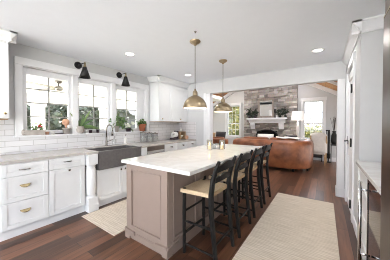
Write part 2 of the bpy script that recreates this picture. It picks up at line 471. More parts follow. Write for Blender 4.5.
def crown_profile(sz=.085, drop=.125):
    return [(0, 0), (sz, 0), (sz, -.018), (sz * .82, -.03), (sz * .62, -.055), (sz * .34, -.082), (sz * .2, -.098), (sz * .2, -drop), (0, -drop)]
mb = MB()
mb.prism([(2.85 - a, H + b) for a, b in crown_profile()], 'X', XP - .085, 1.0)
mb.prism([(XP - a, H + b) for a, b in crown_profile()], 'Y', 2.85 - .085, YH)
struct('trim_3', mb, 'trim', 'white crown moulding around the top of the closet corner', 'moulding')
mb = MB(); mb.box(XP - .014, XP, 2.86, DY0 - .11, 0, .13); mb.box(XP - .014, XP, DY1 + .11, YH - .04, 0, .13)
struct('baseboard_right', mb, 'trim', 'white baseboard along the closet wall', 'baseboard', bevel=.003)

# closet door
d1 = thing('door_1', 'white panelled closet door with dark lever in the right wall', 'door', (XP, (DY0 + DY1) / 2, 0), kind='structure')
F = front_mx(XP - .004)
mb = MB()
for v0, v1 in ((.0, .95), (.95, 2.16)):
    q = shaker(F, DY0 + .004, DY1 - .004, v0 + .006, v1, .11, .035, .012, True)
    me_ = bpy.data.meshes.new('t'); q.bm.to_mesh(me_); mb.bm.from_mesh(me_); bpy.data.meshes.remove(me_); q.bm.free()
leafd = mb.build('door_leaf', 'trim', d1)
mb = MB()
mb.box(XP - .022, XP + .0, DY0 - .1, DY0, 0, DZ + .1); mb.box(XP - .03, XP + .0, DY1, DY1 + .1, 0, DZ + .1); mb.box(XP - .03, XP + .0, DY0 - .11, DY1 + .11, DZ, DZ + .11)
mb.build('door_casing', 'trim', d1, bevel=.004)
mb = MB()
mb.cyl((XP - .004, DY1 - .07, 1.06), (XP - .012, DY1 - .07, 1.06), .03); mb.cyl((XP - .01, DY1 - .07, 1.06), (XP - .055, DY1 - .07, 1.06), .009)
mb.box(XP - .06, XP - .045, DY1 - .18, DY1 - .06, 1.05, 1.07); mb.box(XP - .012, XP - .004, DY1 - .095, DY1 - .045, 1.0, 1.14)
mb.build('door_lever', 'black', d1)
for z in (.22, 1.08, 1.83):
    mb = MB(); mb.cyl((XP - .032, DY0 - .003, z - .06), (XP - .032, DY0 - .003, z + .06), .009, n=8); mb.box(XP - .026, XP - .022, DY0 - .025, DY0 + .02, z - .055, z + .055)
    mb.build('hinge', 'black', d1)

# the kitchen window: three casements in one cased opening
mb = MB()
cx0, cx1 = XW - .0, XW + .022
mb.box(cx0, cx1, .715, OY0 + .0, OZ0 - .02, 2.305); mb.box(cx0, cx1, OY1, 3.185, OZ0 - .02, 2.305)
mb.box(cx0, cx1 + .008, .715, 3.185, OZ1, 2.305)
for a, b in ((1.455, 1.545), (2.185, 2.275)): mb.box(XW - .15, cx1, a, b, OZ0, OZ1)
mb.box(XW - .15, XW, OY0 - .004, OY0 + .012, OZ0, OZ1); mb.box(XW - .15, XW, OY1 - .012, OY1 + .004, OZ0, OZ1)
mb.box(XW - .15, XW, OY0, OY1, OZ1 - .012, OZ1 + .004)
struct('trim_4', mb, 'trim', 'white casing and mullions around the triple window', 'trim', bevel=.004)
mb = MB(); mb.box(XW - .15, XW + .05, .70, 3.2, OZ0 - .025, OZ0)
sill = struct('trim_5', mb, 'trim', 'white window sill carrying the plants above the sink', 'sill', bevel=.005)
GL = ((.812, 1.455), (1.545, 2.185), (2.275, 3.088))
GX = XW - .085
glass_edges = ((.865, 1.42), (1.592, 2.135), (2.345, 2.86))
lab = ('first pane group of the sink window, with a porch fan behind it', 'middle pane group of the sink window, behind the spiky plant', 'last pane group of the sink window, nearest the right upper cabinet')
for i, ((a, b), (ga, gb)) in enumerate(zip(GL, glass_edges)):
    t = thing('window_%d' % (i + 1), 'white ' + lab[i], 'window', (GX, (a + b) / 2, OZ0), kind='structure')
    z0, z1, gz0, gz1 = OZ0, OZ1 - .012, 1.24, 2.095
    mb = MB(); e = .028
    mb.box(GX - e, GX + e, a, ga, z0, z1); mb.box(GX - e, GX + e, gb, b, z0, z1); mb.box(GX - e, GX + e, ga, gb, z0, gz0); mb.box(GX - e, GX + e, ga, gb, gz1, z1)
    mb.build('sash', 'trim', t, bevel=.004)
    B(GX - .003, GX + .003, ga, gb, gz0, gz1).build('pane', 'glassp', t)
    mb = MB()
    mid = (ga + gb) / 2
    mb.box(GX + .004, GX + .016, mid - .009, mid + .009, gz0, gz1)
    for k in (1, 2, 3):
        z = gz0 + (gz1 - gz0) * k / 4
        mb.box(GX + .004, GX + .016, ga, gb, z - .008, z + .008)
    mb.build('grille', 'grille', t)

# family room shell
RX, RZ, SL = -2.02, 3.80, .55
def slope(x): return RZ - SL * abs(x - RX)
wins = [(-3.89, -3.255), (-.68, -.045)]
WZ0, WZ1 = .78, 2.22
mb = MB()
xs = [-5.1, wins[0][0], wins[0][1], wins[1][0], wins[1][1], 1.0]
for i in (0, 2, 4): mb.box(xs[i], xs[i + 1], YB, YB + .15, 0, 2.25)
for a, b in wins: mb.box(a, b, YB, YB + .15, 0, WZ0); mb.box(a, b, YB, YB + .15, WZ1, 2.25)
mb.prism([(-5.1, 2.25), (1.0, 2.25), (1.0, slope(1.0) + .1), (RX, RZ + .1), (-5.1, slope(-5.1) + .1)], 'Y', YB, YB + .15)
struct('wall_far', mb, 'wall', 'light grey gable wall of the family room behind the fireplace', 'wall')
mb = MB()
mb.box(-5.25, -5.1, YH + .15, 5.0, 0, 2.6); mb.box(-5.25, -5.1, 7.8, YB + .15, 0, 2.6); mb.box(-5.25, -5.1, 5.0, 7.8, 0, .5); mb.box(-5.25, -5.1, 5.0, 7.8, 2.05, 2.6)
struct('wall_family_left', mb, 'wall', 'left wall of the family room with an added unseen opening for daylight', 'wall')  # side opening added out of view to light the family room
mb = MB()
def strip(sgn, d0, d1, y0, y1, th=.08):
    x0_, x1_ = RX + sgn * d0, RX + sgn * d1
    mb.prism([(x0_, RZ - SL * d0), (x1_, RZ - SL * d1), (x1_, RZ - SL * d1 + th), (x0_, RZ - SL * d0 + th)], 'Y', y0, y1)
for sgn, dm in ((1, 3.17), (-1, 3.28)):
    if sgn == -1: strip(-1, 0, dm, YH + .15, YB + .15); continue
    strip(sgn, 0, .2, YH + .15, YB + .15); strip(sgn, 1.5, dm, YH + .15, YB + .15)
    for y0, y1 in ((YH + .15, 4.7), (5.65, 5.75), (6.95, 7.05), (8.1, YB + .15)): strip(sgn, .2, 1.5, y0, y1)
struct('ceiling_family', mb, 'woodceil', 'sloping brown wood plank ceiling of the family room', 'ceiling', origin=ORI)
mb = MB()
strip(1, .21, 1.49, 4.71, 8.09, .01)
struct('window_6', mb, 'glassp', 'added unseen skylight glazing between the rafters of the family room', 'skylight')  # roof opening added above the view to brighten the family room
for k, y in enumerate((YB - .05, 6.8, 5.7)):
    mb = MB(); hh = .15 if k == 0 else .07
    for xe in (1.0, -5.1):
        mb.prism([(RX, RZ), (xe, slope(xe)), (xe, slope(xe) - hh), (RX, RZ - hh)], 'Y', y - .05, y + .05)
    struct('trim_%d' % (6 + k), mb, 'trim', ('white sloping trim along the top of the gable wall', 'white rafter below the wood ceiling, second from the gable', 'white rafter below the wood ceiling, nearest the header')[k], 'rafter')
mb = MB(); mb.box(-.8, 1.0, YB - .016, YB, 0, .145); mb.box(-5.1, -3.0, YB - .016, YB, 0, .145)
struct('baseboard_far', mb, 'trim', 'white baseboard along the family room gable wall', 'baseboard')
for i, (a, b) in enumerate(wins):
    t = thing('window_%d' % (4 + i), ('white double-hung window left of the stone fireplace', 'white double-hung window right of the stone fireplace')[i], 'window', ((a + b) / 2, YB, WZ0), kind='structure')
    mb = MB()
    mb.box(a - .085, a, YB - .022, YB, WZ0 - .02, WZ1 + .11); mb.box(b, b + .085, YB - .022, YB, WZ0 - .02, WZ1 + .11)
    mb.box(a - .1, b + .1, YB - .03, YB, WZ1, WZ1 + .12); mb.box(a - .1, b + .1, YB - .05, YB + .0, WZ0 - .05, WZ0)
    mb.box(a - .085, b + .085, YB - .02, YB, WZ0 - .12, WZ0 - .05)
    mb.build('casing', 'trim', t, bevel=.004)
    zm = 1.37
    for nm, z0, z1, yy in (('lower_sash', WZ0, zm + .02, YB + .05), ('upper_sash', zm - .02, WZ1, YB + .09)):
        mb = MB(); e = .04
        mb.box(a, a + e, yy, yy + .035, z0, z1); mb.box(b - e, b, yy, yy + .035, z0, z1); mb.box(a + e, b - e, yy, yy + .035, z0, z0 + e); mb.box(a + e, b - e, yy, yy + .035, z1 - e, z1)
        sh = mb.build(nm, 'trim', t)
        B(a + e, b - e, yy + .015, yy + .019, z0 + e, z1 - e).build('pane', 'glassp', sh)
        mb = MB()
        n = 1 if nm == 'lower_sash' else 2
        for k in range(1, 3):
            x = a + e + (b - a - 2 * e) * k / 3; mb.box(x - .008, x + .008, yy + .008, yy + .014, z0 + e, z1 - e)
        z = (z0 + z1) / 2; mb.box(a + e, b - e, yy + .008, yy + .014, z - .008, z + .008)
        mb.build('grille', 'trim', sh)

# ---- outdoors
struct('lawn', B(-40, 20, -25, 45, -.35, -.25), 'lawn', 'sunlit yellow-green lawn outside the windows', 'lawn')
struct('reflector', B(-9, 7, -14, -3.4, -.2, -.06), 'patio', 'unseen added pale terrace behind the kitchen', 'reflector')  # pale ground added out of view to bounce daylight up to the ceiling
struct('porch_floor', B(-8.7, XW - .15, -3, 7.8, -.25, -.03), 'patio', 'pale concrete floor of the covered porch', 'porch')
struct('porch_ceiling', B(-8.7, XW - .15, -3, 7.8, 2.42, 2.55), 'porch', 'cream board ceiling of the covered porch', 'porch', origin=ORI)
struct('porch_beam', B(-8.7, -8.4, -3, 7.8, 2.15, 2.42), 'trim', 'cream beam along the outer edge of the porch', 'beam', origin=ORI)
for k, (y, lb) in enumerate(((2.31, 'white square porch post outside the first window'), (4.82, 'white square porch post outside the middle window'), (7.3, 'white square porch post outside the last window'))):
    mb = MB(); mb.box(-8.72, -8.42, y - .17, y + .17, -.03, 2.15); mb.box(-8.76, -8.38, y - .21, y + .21, -.03, .15); mb.box(-8.76, -8.38, y - .21, y + .21, 2.0, 2.15)
    struct('porch_post', mb, 'trim', lb, 'post')

def foliage(c, rx, ry, rz, n, size, seed):
    r = random.Random(seed); mb = MB()
    for _ in range(n):
        while True:
            p = Vector((r.uniform(-1, 1), r.uniform(-1, 1), r.uniform(-1, 1)))
            if .35 < p.length < 1: break
        q = Vector((c[0] + p.x * rx, c[1] + p.y * ry, c[2] + p.z * rz))
        a = Vector((r.uniform(-1, 1), r.uniform(-1, 1), r.uniform(-.6, .6))).normalized()
        b = a.cross(Vector((r.uniform(-1, 1), r.uniform(-1, 1), r.uniform(-1, 1)))).normalized()
        s_ = size * r.uniform(.6, 1.3)
        mb.poly([q - a * s_, q + b * s_ * .5, q + a * s_, q - b * s_ * .5])
    return mb
def tree(x, y, h, rx, rz, m, label, seed, cat='tree', n=1500, size=.2):
    t = thing('tree', label, cat, (x, y, -.25), 'trees outside the windows')
    mb = MB(); mb.tube([(x, y, -.25), (x + .05, y, h * .4), (x, y + .05, h * .8)], [.16, .12, .05], 8)
    for k in range(4):
        a = k * 1.7 + seed
        mb.tube([(x, y, h * .35), (x + math.cos(a) * rx * .6, y + math.sin(a) * rx * .6, h * .7)], [.06, .02], 6)
    mb.build('trunk', 'bark', t)
    foliage((x, y, h - rz * .9), rx, rx, rz, n, size, seed).build('crown', m, t)
tree(-13.0, 2.7, 3.6, 1.9, 1.9, 'treeleaf', 'grey-green tree seen through the first kitchen window', 1)
tree(-14.2, 7.6, 4.2, 2.2, 2.2, 'treeleaf', 'grey-green tree seen through the middle kitchen window', 2)
tree(-12.5, 12.3, 3.8, 1.7, 2.0, 'paleleaf', 'sunny yellow-green tree seen through the last kitchen window', 3)
tree(-14.5, -2.4, 4.5, 2.4, 2.4, 'treeleaf', 'leafy tree standing furthest towards the near end of the porch', 4)
tree(-7.2, 13.9, 4.4, 2.2, 2.2, 'paleleaf', 'pale leafy tree beyond the window left of the fireplace', 5)
def hedge(x0, x1, y0, y1, h, m, label, seed, n=5000, size=.16):
    t = thing('hedge', label, 'hedge', ((x0 + x1) / 2, (y0 + y1) / 2, -.25))
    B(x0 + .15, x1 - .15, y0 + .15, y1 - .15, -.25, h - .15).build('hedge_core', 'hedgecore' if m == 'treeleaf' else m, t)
    r_ = random.Random(seed); mb_ = MB()
    for _ in range(n):
        q = Vector((r_.uniform(x0, x1), r_.uniform(y0, y1), -.25 + (h + .25) * r_.random() ** .7))
        f_ = r_.randrange(3)
        if f_ == 0: q.x = x1 if x0 < -8 else x0
        elif f_ == 1: q.y = y0
        else: q.z = h
        q += Vector((r_.gauss(0, .12), r_.gauss(0, .12), r_.gauss(0, .1 + .12 * (f_ == 2))))
        a = Vector((r_.uniform(-1, 1), r_.uniform(-1, 1), r_.uniform(-1, 1))).normalized()
        b = a.cross(Vector((r_.uniform(-1, 1), r_.uniform(-1, 1), r_.uniform(-1, 1)))).normalized()
        k_ = size * r_.uniform(.6, 1.3)
        mb_.poly([q - a * k_, q + b * k_ * .5, q + a * k_, q - b * k_ * .5])
    mb_.build('hedge_foliage', m, t)
hedge(-18.6, -17.2, -4, 9.6, 2.75, 'treeleaf', 'long grey-green hedge beyond the porch posts', 31, 9000)
hedge(-12.5, -5.0, 16.6, 17.8, 2.6, 'paleleaf', 'pale leafy hedge beyond the window left of the fireplace', 33, 4000, .13)
hedge(-3.2, 2.6, 14.2, 15.4, 1.15, 'paleleaf', 'low sunny hedge beyond the window right of the fireplace', 32, 4000, .1)
# neighbour's house
t = thing('house', 'grey neighbouring house beyond the last kitchen window', 'house', (-22, 17, -.25))
B(-25, -19, 13.5, 21, -.25, 2.4).build('house_wall', 'house', t)
mb = MB(); mb.prism([(-25.4, 2.4), (-18.6, 2.4), (-22, 4.6)], 'Y', 13.2, 21.3); mb.build('house_roof', 'roof', t)
for y in (15.2, 17.8): B(-19.02, -18.95, y, y + 1, .8, 1.9).build('house_window', 'darkglass', t)
# porch fan
t = thing('ceiling_fan', 'grey ceiling fan hanging from the porch ceiling outside the first window', 'fan', (-5.5, 1.9, 2.42))
mb = MB(); mb.lathe([(0, 2.42), (.075, 2.42), (.06, 2.37), (.015, 2.36), (.015, 2.28)], -5.5, 1.9); mb.build('down_rod', 'nickel', t, smooth=True)
mb = MB(); mb.lathe([(0, 2.30), (.05, 2.30), (.085, 2.27), (.09, 2.20), (.06, 2.17), (0, 2.165)], -5.5, 1.9); mb.build('motor', 'nickel', t, smooth=True)
for k in range(4):
    a = math.radians(20 + 90 * k); c = Vector((-5.5, 1.9, 2.235)) + Vector((math.cos(a), math.sin(a), 0)) * .40
    mb = MB(); mb.obox(c, (.66, .12, .012), Matrix.Rotation(a, 3, 'Z') @ Matrix.Rotation(.2, 3, 'X')); mb.build('blade', 'nickel', t)

# ================================================================== KITCHEN, WINDOW SIDE
XF = -2.968        # cabinet front plane
F = front_x(XF)
XB = XW + .012
def cup_pull(y, z, par, m='brassp', w_=.05):
    mb = MB()
    n = 10
    def fn(u, v):
        a = PI * u
        r = math.sin(PI * .5 * (1 - v * .999))
        return (XF + .004 + .022 * math.sin(PI * .5 * v) * (.4 + .6 * math.sin(a)), y - w_ * math.cos(a) * (1 - .25 * v), z + .018 - .032 * v * (.35 + .65 * math.sin(a)))
    mb.grid(fn, 12, 6)
    mb.box(XF, XF + .005, y - w_, y + w_, z + .008, z + .021)
    o = mb.build('cup_pull', m, par, smooth=True)
    sd = o.modifiers.new('gauge', 'SOLIDIFY'); sd.thickness = .003
    return o
def bar_pull(y, z, par, L_=.055, m='nickel'):
    mb = MB()
    mb.tube([(XF, y - L_ * .8, z), (XF + .02, y - L_ * .8, z), (XF + .028, y - L_ * .5, z), (XF + .03, y, z), (XF + .028, y + L_ * .5, z), (XF + .02, y + L_ * .8, z), (XF, y + L_ * .8, z)], .006, 8)
    return mb.build('pull', m, par, smooth=True)
def knob(x, y, z, par, m='nickel', ax=(1, 0, 0), r=.015):
    mb = MB(); p = Vector((x, y, z)); a = Vector(ax)
    mb.tube([p, p + a * .014, p + a * .016, p + a * .024, p + a * .028], [.006, .006, r, r, r * .6], 12)
    return mb.build('knob', m, par, smooth=True)
def carcass(y0, y1, par, toe=True):
    mb = MB(); mb.box(XB, XF - .021, y0, y1, .11, .875)
    mb.box(XB, XF - .055, y0, y1, 0, .11)
    return mb.build('carcass', 'cab', par)

t = thing('drawer_cabinet', 'white base cabinet with three stacked drawers, nearest the camera', 'cabinet', ((XB + XF) / 2, .68, 0))
carcass(.455, .902, t)
mb = MB(); mb.box(XF - .054, XF - .042, .455, .902, 0, .10); mb.build('toe_kick', 'cab', t)
for z0, z1, pz, kind in ((.727, .868, .815, 'bar'), (.428, .720, .595, 'cup'), (.118, .421, .292, 'cup')):
    d = shaker(F, .46, .898, z0, z1, .05).build('drawer', 'cab', t, bevel=.002)
    if kind == 'bar': bar_pull(.665, (z0 + z1) / 2, d, .06, 'nickel')
    else: cup_pull(.668, pz, d)
t = thing('base_cabinet', 'white base cabinet with one drawer over a pull-out door', 'cabinet', ((XB + XF) / 2, 1.12, 0))
carcass(.903, 1.365, t)
mb = MB(); mb.box(XF - .054, XF - .042, .903, 1.365, 0, .10); mb.build('toe_kick', 'cab', t)
d = shaker(F, .907, 1.345, .727, .868, .05).build('drawer', 'cab', t, bevel=.002); bar_pull(1.122, .815, d)
d = shaker(F, .907, 1.345, .118, .720, .055).build('door', 'cab', t, bevel=.002); knob(XF, 1.14, .69, d)

def post(y0, y1, label):
    yc = (y0 + y1) / 2; xc = -2.975; hw = (y1 - y0) / 2; x0, x1 = xc - hw, xc + hw
    t = thing('cabinet_post', label, 'post', (xc, yc, 0), 'turned posts beside the sink')
    mb = MB(); mb.box(x0, x1, y0, y1, .715, .875); mb.build('post_block', 'cab', t, bevel=.004)
    mb = MB(); mb.box(x0, x1, y0, y1, .0, .215)
    mb.box(x0 - .006, x1 + .006, y0 - .004, y1 + .004, 0, .1)
    mb.build('post_block', 'cab', t, bevel=.004)
    mb = MB(); r = hw
    mb.lathe([(r * .98, .215), (r * .98, .228), (r * .80, .236), (r * .80, .25), (r * .94, .265), (r * .95, .45), (r * .93, .645), (r * .78, .66), (r * .96, .675), (r * .78, .69), (r * .98, .703), (r * .98, .715)], xc, yc)
    mb.build('turned_shaft', 'cab', t, smooth=True)
post(1.372, 1.518, 'turned white post on the near side of the dark sink')
post(2.378, 2.508, 'turned white post on the far side of the dark sink')

XS = -2.95
t = thing('sink_cabinet', 'white cabinet under the dark apron sink with two doors', 'cabinet', (-3.3, 1.95, 0))
mb = MB(); mb.box(XB, XS - .03, 1.525, 2.372, .1, .60); mb.box(XB, XS - .06, 1.525, 2.372, 0, .1)
mb.build('carcass', 'cab', t)
mb = MB(); mb.box(XS - .055, XS - .04, 1.525, 2.372, 0, .095); mb.build('toe_kick', 'cab', t)
FS = front_x(XS - .008)
for a, b, ky in ((1.53, 1.985, 1.947), (1.99, 2.367, 2.03)):
    d = shaker(FS, a, b, .105, .597, .06).build('door', 'cab', t, bevel=.002); knob(XS - .008, ky, .545, d, 'nickel')

# sink
t = thing('farmhouse_sink', 'dark grey apron-front sink set in the counter below the window', 'sink', (-3.15, 1.95, .605))
y0, y1, x0, x1, zt, zb, th = 1.535, 2.362, -3.42, -2.915, .905, .605, .028
mb = MB()
mb.box(x1 - .035, x1, y0, y1, zb, zt); mb.box(x0, x0 + th, y0, y1, zb, zt); mb.box(x0 + th, x1 - .035, y0, y0 + th, zb, zt); mb.box(x0 + th, x1 - .035, y1 - th, y1, zb, zt)
mb.box(x0 + th, x1 - .035, y0 + th, y1 - th, zb, zb + .03)
mb.build('basin', 'sink', t, bevel=.006)
mb = MB(); mb.lathe([(0, .0), (.04, .0), (.045, .004), (.03, .006), (0, .005)], -3.18, 1.95, zb + .03); mb.build('drain', 'chrome', t, smooth=True)

# counter on the window side, with bumped-out corners at the sink
mb = MB()
xe = -2.993 + .02
mb.prism([(XB, .44), (xe, .44), (xe, 1.345), (-2.905, 1.345), (-2.905, 1.530), (-3.42, 1.530), (-3.42, 2.367), (-2.905, 2.367), (-2.905, 2.53), (xe, 2.53), (xe, YH - .014), (XB, YH - .014)], 'Z', .876, .915)
tag(mb.build('countertop', 'quartz2', bevel=.004), 'grey-beige stone counter running along the window wall around the sink', 'countertop')

# dishwasher
t = thing('dishwasher', 'stainless dishwasher to the right of the sink', 'dishwasher', ((XB + XF) / 2, 2.8, 0))
B(XB, XF - .03, 2.52, 3.065, .1, .872).build('tub', 'steeld', t)
B(XF - .03, XF - .005, 2.523, 3.062, .1, .775).build('door', 'steel', t, bevel=.004)
B(XF - .03, XF - .002, 2.523, 3.062, .78, .870).build('control_panel', 'steeld', t, bevel=.004)
mb = MB(); mb.tube([(XF - .004, 2.56, .735), (XF + .035, 2.56, .735), (XF + .035, 3.02, .735), (XF - .004, 3.02, .735)], .011, 10); mb.build('handle', 'chrome', t, smooth=True)
B(XF - .07, XF - .06, 2.523, 3.062, 0, .1).build('toe_kick', 'black', t)

for i, (a, b, lb) in enumerate(((3.07, 3.52, 'white base cabinet with drawer, next to the dishwasher'), (3.524, 3.93, 'white base cabinet with drawer, between two others right of the dishwasher'), (3.934, 4.335, 'white base cabinet with drawer, against the grey end wall'))):
    t = thing('base_cabinet', lb, 'cabinet', ((XB + XF) / 2, (a + b) / 2, 0), 'drawer base cabinets right of the dishwasher')
    carcass(a, b, t)
    B(XF - .054, XF - .042, a, b, 0, .1).build('toe_kick', 'cab', t)
    d = shaker(F, a + .004, b - .004, .715, .868, .045).build('drawer', 'cab', t, bevel=.002); cup_pull((a + b) / 2, .80, d, 'nickel', .042)
    d = shaker(F, a + .004, b - .004, .118, .707, .055).build('door', 'cab', t, bevel=.002); knob(XF, b - .04, .66, d)

# upper cabinets
XU = -3.283
FU = front_x(XU)
def upper(y0, y1, splits, knobs, label):
    t = thing('upper_cabinet', label, 'cabinet', ((XB + XU) / 2, (y0 + y1) / 2, 1.408), 'white upper cabinets')
    mb = MB(); mb.box(XW + .002, XU - .021, y0, y1, 1.408, 2.37); mb.build('carcass', 'cab', t)
    ed = [y0] + splits + [y1]
    for (a, b), kn in zip(zip(ed, ed[1:]), knobs):
        d = shaker(FU, a + .003, b - .003, 1.412, 2.33, .06).build('door', 'cab', t, bevel=.002)
        knob(XU, kn, 1.472, d, 'brassp')
    mb = MB()
    pr = crown_profile(.07, .13)
    ye0 = y0 - .07 if y0 > 1 else y0
    ye1 = y1 + .07 if y1 < 1 else y1
    mb.prism([(XU + a, H - .001 + b) for a, b in pr], 'Y', ye0, ye1)
    if y0 > 1: mb.prism([(y0 - a, H - .001 + b) for a, b in pr], 'X', XW + .002, XU + .07)
    else: mb.prism([(y1 + a, H - .001 + b) for a, b in pr], 'X', XW + .002, XU + .07)
    mb.box(XW + .002, XU - .005, y0, y1, 2.36, H - .002)
    mb.build('crown', 'cab', t)
    mb = MB(); mb.box(XW + .03, XU - .02, y0 + .01, y1 - .01, 1.395, 1.408); mb.build('bottom_panel', 'tan', t)
upper(.05, .60, [], [.557], 'white upper cabinet with crown at the near side of the window')
upper(3.20, YH - .004, [3.674], [3.30, 4.0], 'two-door white upper cabinet with crown between window and grey end wall')

# sconces
def sconce(y, label):
    t = thing('wall_sconce', label, 'sconce', (XW, y, 2.39), 'black sconces above the sink window')
    mb = MB(); mb.tube([(XW, y, 2.39), (XW + .018, y, 2.39), (XW + .026, y, 2.39)], [.062, .062, .05], 20); mb.build('wall_plate', 'black', t, smooth=False)
    mb = MB(); mb.tube([(XW + .02, y, 2.39), (XW + .12, y + .01, 2.40), (XW + .2, y + .02, 2.40)], .007, 8); mb.build('arm', 'black', t, smooth=True)
    yy = y + .025
    mb = MB(); mb.lathe([(0, .075), (.016, .075), (.018, .02), (.024, .015), (.024, -.005), (0, -.005)], XW + .2, yy, 2.335, 14); mb.build('socket', 'brassp', t, smooth=True)
    mb = MB(); mb.lathe([(.022, .0), (.035, -.01), (.042, -.05), (.088, -.19), (.086, -.19), (.040, -.052), (.032, -.014), (.0, -.012)], XW + .2, yy, 2.335, 20); mb.build('lamp_shade', 'black', t, smooth=True)
    mb = MB(); mb.ball((XW + .2, yy, 2.22), .025, .025, .035); mb.build('bulb', 'whitepot', t, smooth=True)
sconce(1.555, 'black cone wall sconce over the first and middle window panes')
sconce(2.365, 'black cone wall sconce over the middle and last window panes')

# faucet and counter things
t = thing('faucet', 'dark nickel gooseneck faucet behind the apron sink', 'faucet', (-3.5, 2.0, .915))
mb = MB(); mb.lathe([(0, 0), (.03, 0), (.03, .008), (.02, .02), (.02, .1), (.016, .11), (.016, .17), (0, .17)], -3.5, 2.0, .915, 16); mb.build('faucet_body', 'nickel', t, smooth=True)
pts = [(-3.5, 2.0, 1.07)] + [(-3.5 + .085 - .085 * math.cos(a), 2.0 + .02 * math.sin(a / 2), 1.24 + .085 * math.sin(a)) for a in [PI * k / 10 for k in range(11)]] + [(-3.33, 2.02, 1.2)]
mb = MB(); mb.tube(pts, .0125, 12); mb.build('spout', 'nickel', t, smooth=True)
mb = MB(); mb.cyl((-3.33, 2.02, 1.205), (-3.33, 2.02, 1.12), .016, .019); mb.build('spray_head', 'nickel', t, smooth=True)
mb = MB(); mb.tube([(-3.5, 2.0, 1.0), (-3.49, 2.05, 1.01), (-3.47, 2.11, 1.03)], [.01, .008, .006], 8); mb.build('handle', 'nickel', t, smooth=True)

def pump(x, y, label, m, hh):
    t = thing('soap_dispenser', label, 'dispenser', (x, y, .915))
    mb = MB(); mb.lathe([(0, 0), (.032, 0), (.034, .01), (.034, hh * .6), (.014, hh * .75), (.014, hh * .82), (0, hh * .82)], x, y, .915, 16); mb.build('bottle', m, t, smooth=True)
    mb = MB(); mb.cyl((x, y, .915 + hh * .8), (x, y, .915 + hh), .006); mb.tube([(x, y, .915 + hh), (x + .05, y, .915 + hh - .005)], .006, 8); mb.build('pump', 'nickel', t, smooth=True)
pump(-3.5, 2.16, 'clear soap bottle with metal pump beside the faucet', 'glass', .17)
pump(-3.5, 2.42, 'white soap bottle with metal pump at the far side of the sink', 'whitepot', .2)

# clear canisters
for k, (y, hh, lb) in enumerate(((2.86, .26, 'clear glass canister nearest the sink on the far counter'), (3.04, .24, 'clear glass canister in the middle of three on the counter'), (3.22, .22, 'clear glass canister furthest from the sink of three'))):
    t = thing('glass_canister', lb, 'canister', (-3.45, y, .915), 'clear glass canisters on the counter')
    mb = MB(); mb.lathe([(0, 0), (.065, 0), (.07, .01), (.07, hh * .85), (.066, hh * .87), (.066, .012), (0, .012)], -3.45, y, .915, 20); mb.build('jar', 'glass', t, smooth=True)
    mb = MB(); mb.lathe([(0, hh * .86), (.072, hh * .86), (.072, hh * .93), (.02, hh * .95), (.018, hh), (0, hh)], -3.45, y, .915, 20); mb.build('lid', 'nickel', t, smooth=True)
    mb = MB(); mb.lathe([(0, .013), (.064, .013), (.064, hh * (.35 + .1 * k)), (0, hh * (.37 + .1 * k))], -3.45, y, .915, 20); mb.build('contents', 'whitepot', t, smooth=True)
# paper towel roll, seen end on
t = thing('paper_towel_holder', 'white paper towel roll lying on a small wooden holder', 'paper towel', (-3.42, 3.86, .915))
mb = MB(); mb.box(-3.5, -3.34, 3.82, 4.0, .915, .955); mb.box(-3.5, -3.34, 3.985, 4.0, .955, 1.16); mb.build('holder', 'darkcer', t, bevel=.003)
mb = MB(); mb.origin = (-3.42, 3.9, 1.03)
rr = [(.03, -.13), (.075, -.13), (.075, .0), (.03, .0)]
ring0 = []
for k in range(24):
    a = 2 * PI * k / 24
    ring0.append([mb.bm.verts.new((-3.42 + r_ * math.cos(a), 3.985 + d_, 1.05 + r_ * math.sin(a))) for r_, d_ in rr])
for k in range(24):
    A_, B_ = ring0[k], ring0[(k + 1) % 24]
    for j in range(4): mb.bm.faces.new((A_[j], A_[(j + 1) % 4], B_[(j + 1) % 4], B_[j]))
mb.build('roll', 'book', t, smooth=False)
# wooden rack
t = thing('wooden_rack', 'small gold-toned wooden rack holding bowls on the end of the counter', 'rack', (-3.42, 4.17, .915))
mb = MB()
for y in (4.05, 4.28): mb.box(-3.52, -3.32, y, y + .02, .915, 1.13)
mb.box(-3.52, -3.32, 4.05, 4.30, .935, .95); mb.box(-3.52, -3.32, 4.05, 4.30, 1.11, 1.13)
mb.build('frame', 'tan', t, bevel=.002)
tag_b = MB(); tag_b.lathe([(0, 0), (.03, 0), (.075, .05), (.08, .07), (.074, .068), (.028, .01), (0, .008)], -3.42, 4.175, .95, 20)
tag(tag_b.build('bowl', 'whitepot', smooth=True), 'white bowl sitting inside the small wooden rack', 'bowl')
mb = MB(); mb.lathe([(0, 0), (.028, 0), (.03, .08), (.012, .1), (.012, .12), (0, .12)], -3.42, 4.19, 1.13, 16); tag(mb.build('bottle', 'whitepot', smooth=True), 'small white bottle standing on top of the wooden rack', 'bottle')
t = thing('mug', 'pale tan mug on the counter beside the grey end wall', 'mug', (-3.25, 4.25, .915))
mb = MB(); mb.lathe([(0, 0), (.036, 0), (.04, .01), (.04, .1), (.036, .1), (.036, .012), (0, .012)], -3.25, 4.25, .915, 18); mb.build('cup', 'paleterra', t, smooth=True)
mb = MB(); mb.tube([(-3.212, 4.25, .935), (-3.185, 4.25, .95), (-3.185, 4.25, .985), (-3.212, 4.25, 1.0)], .006, 8); mb.build('handle', 'paleterra', t, smooth=True)

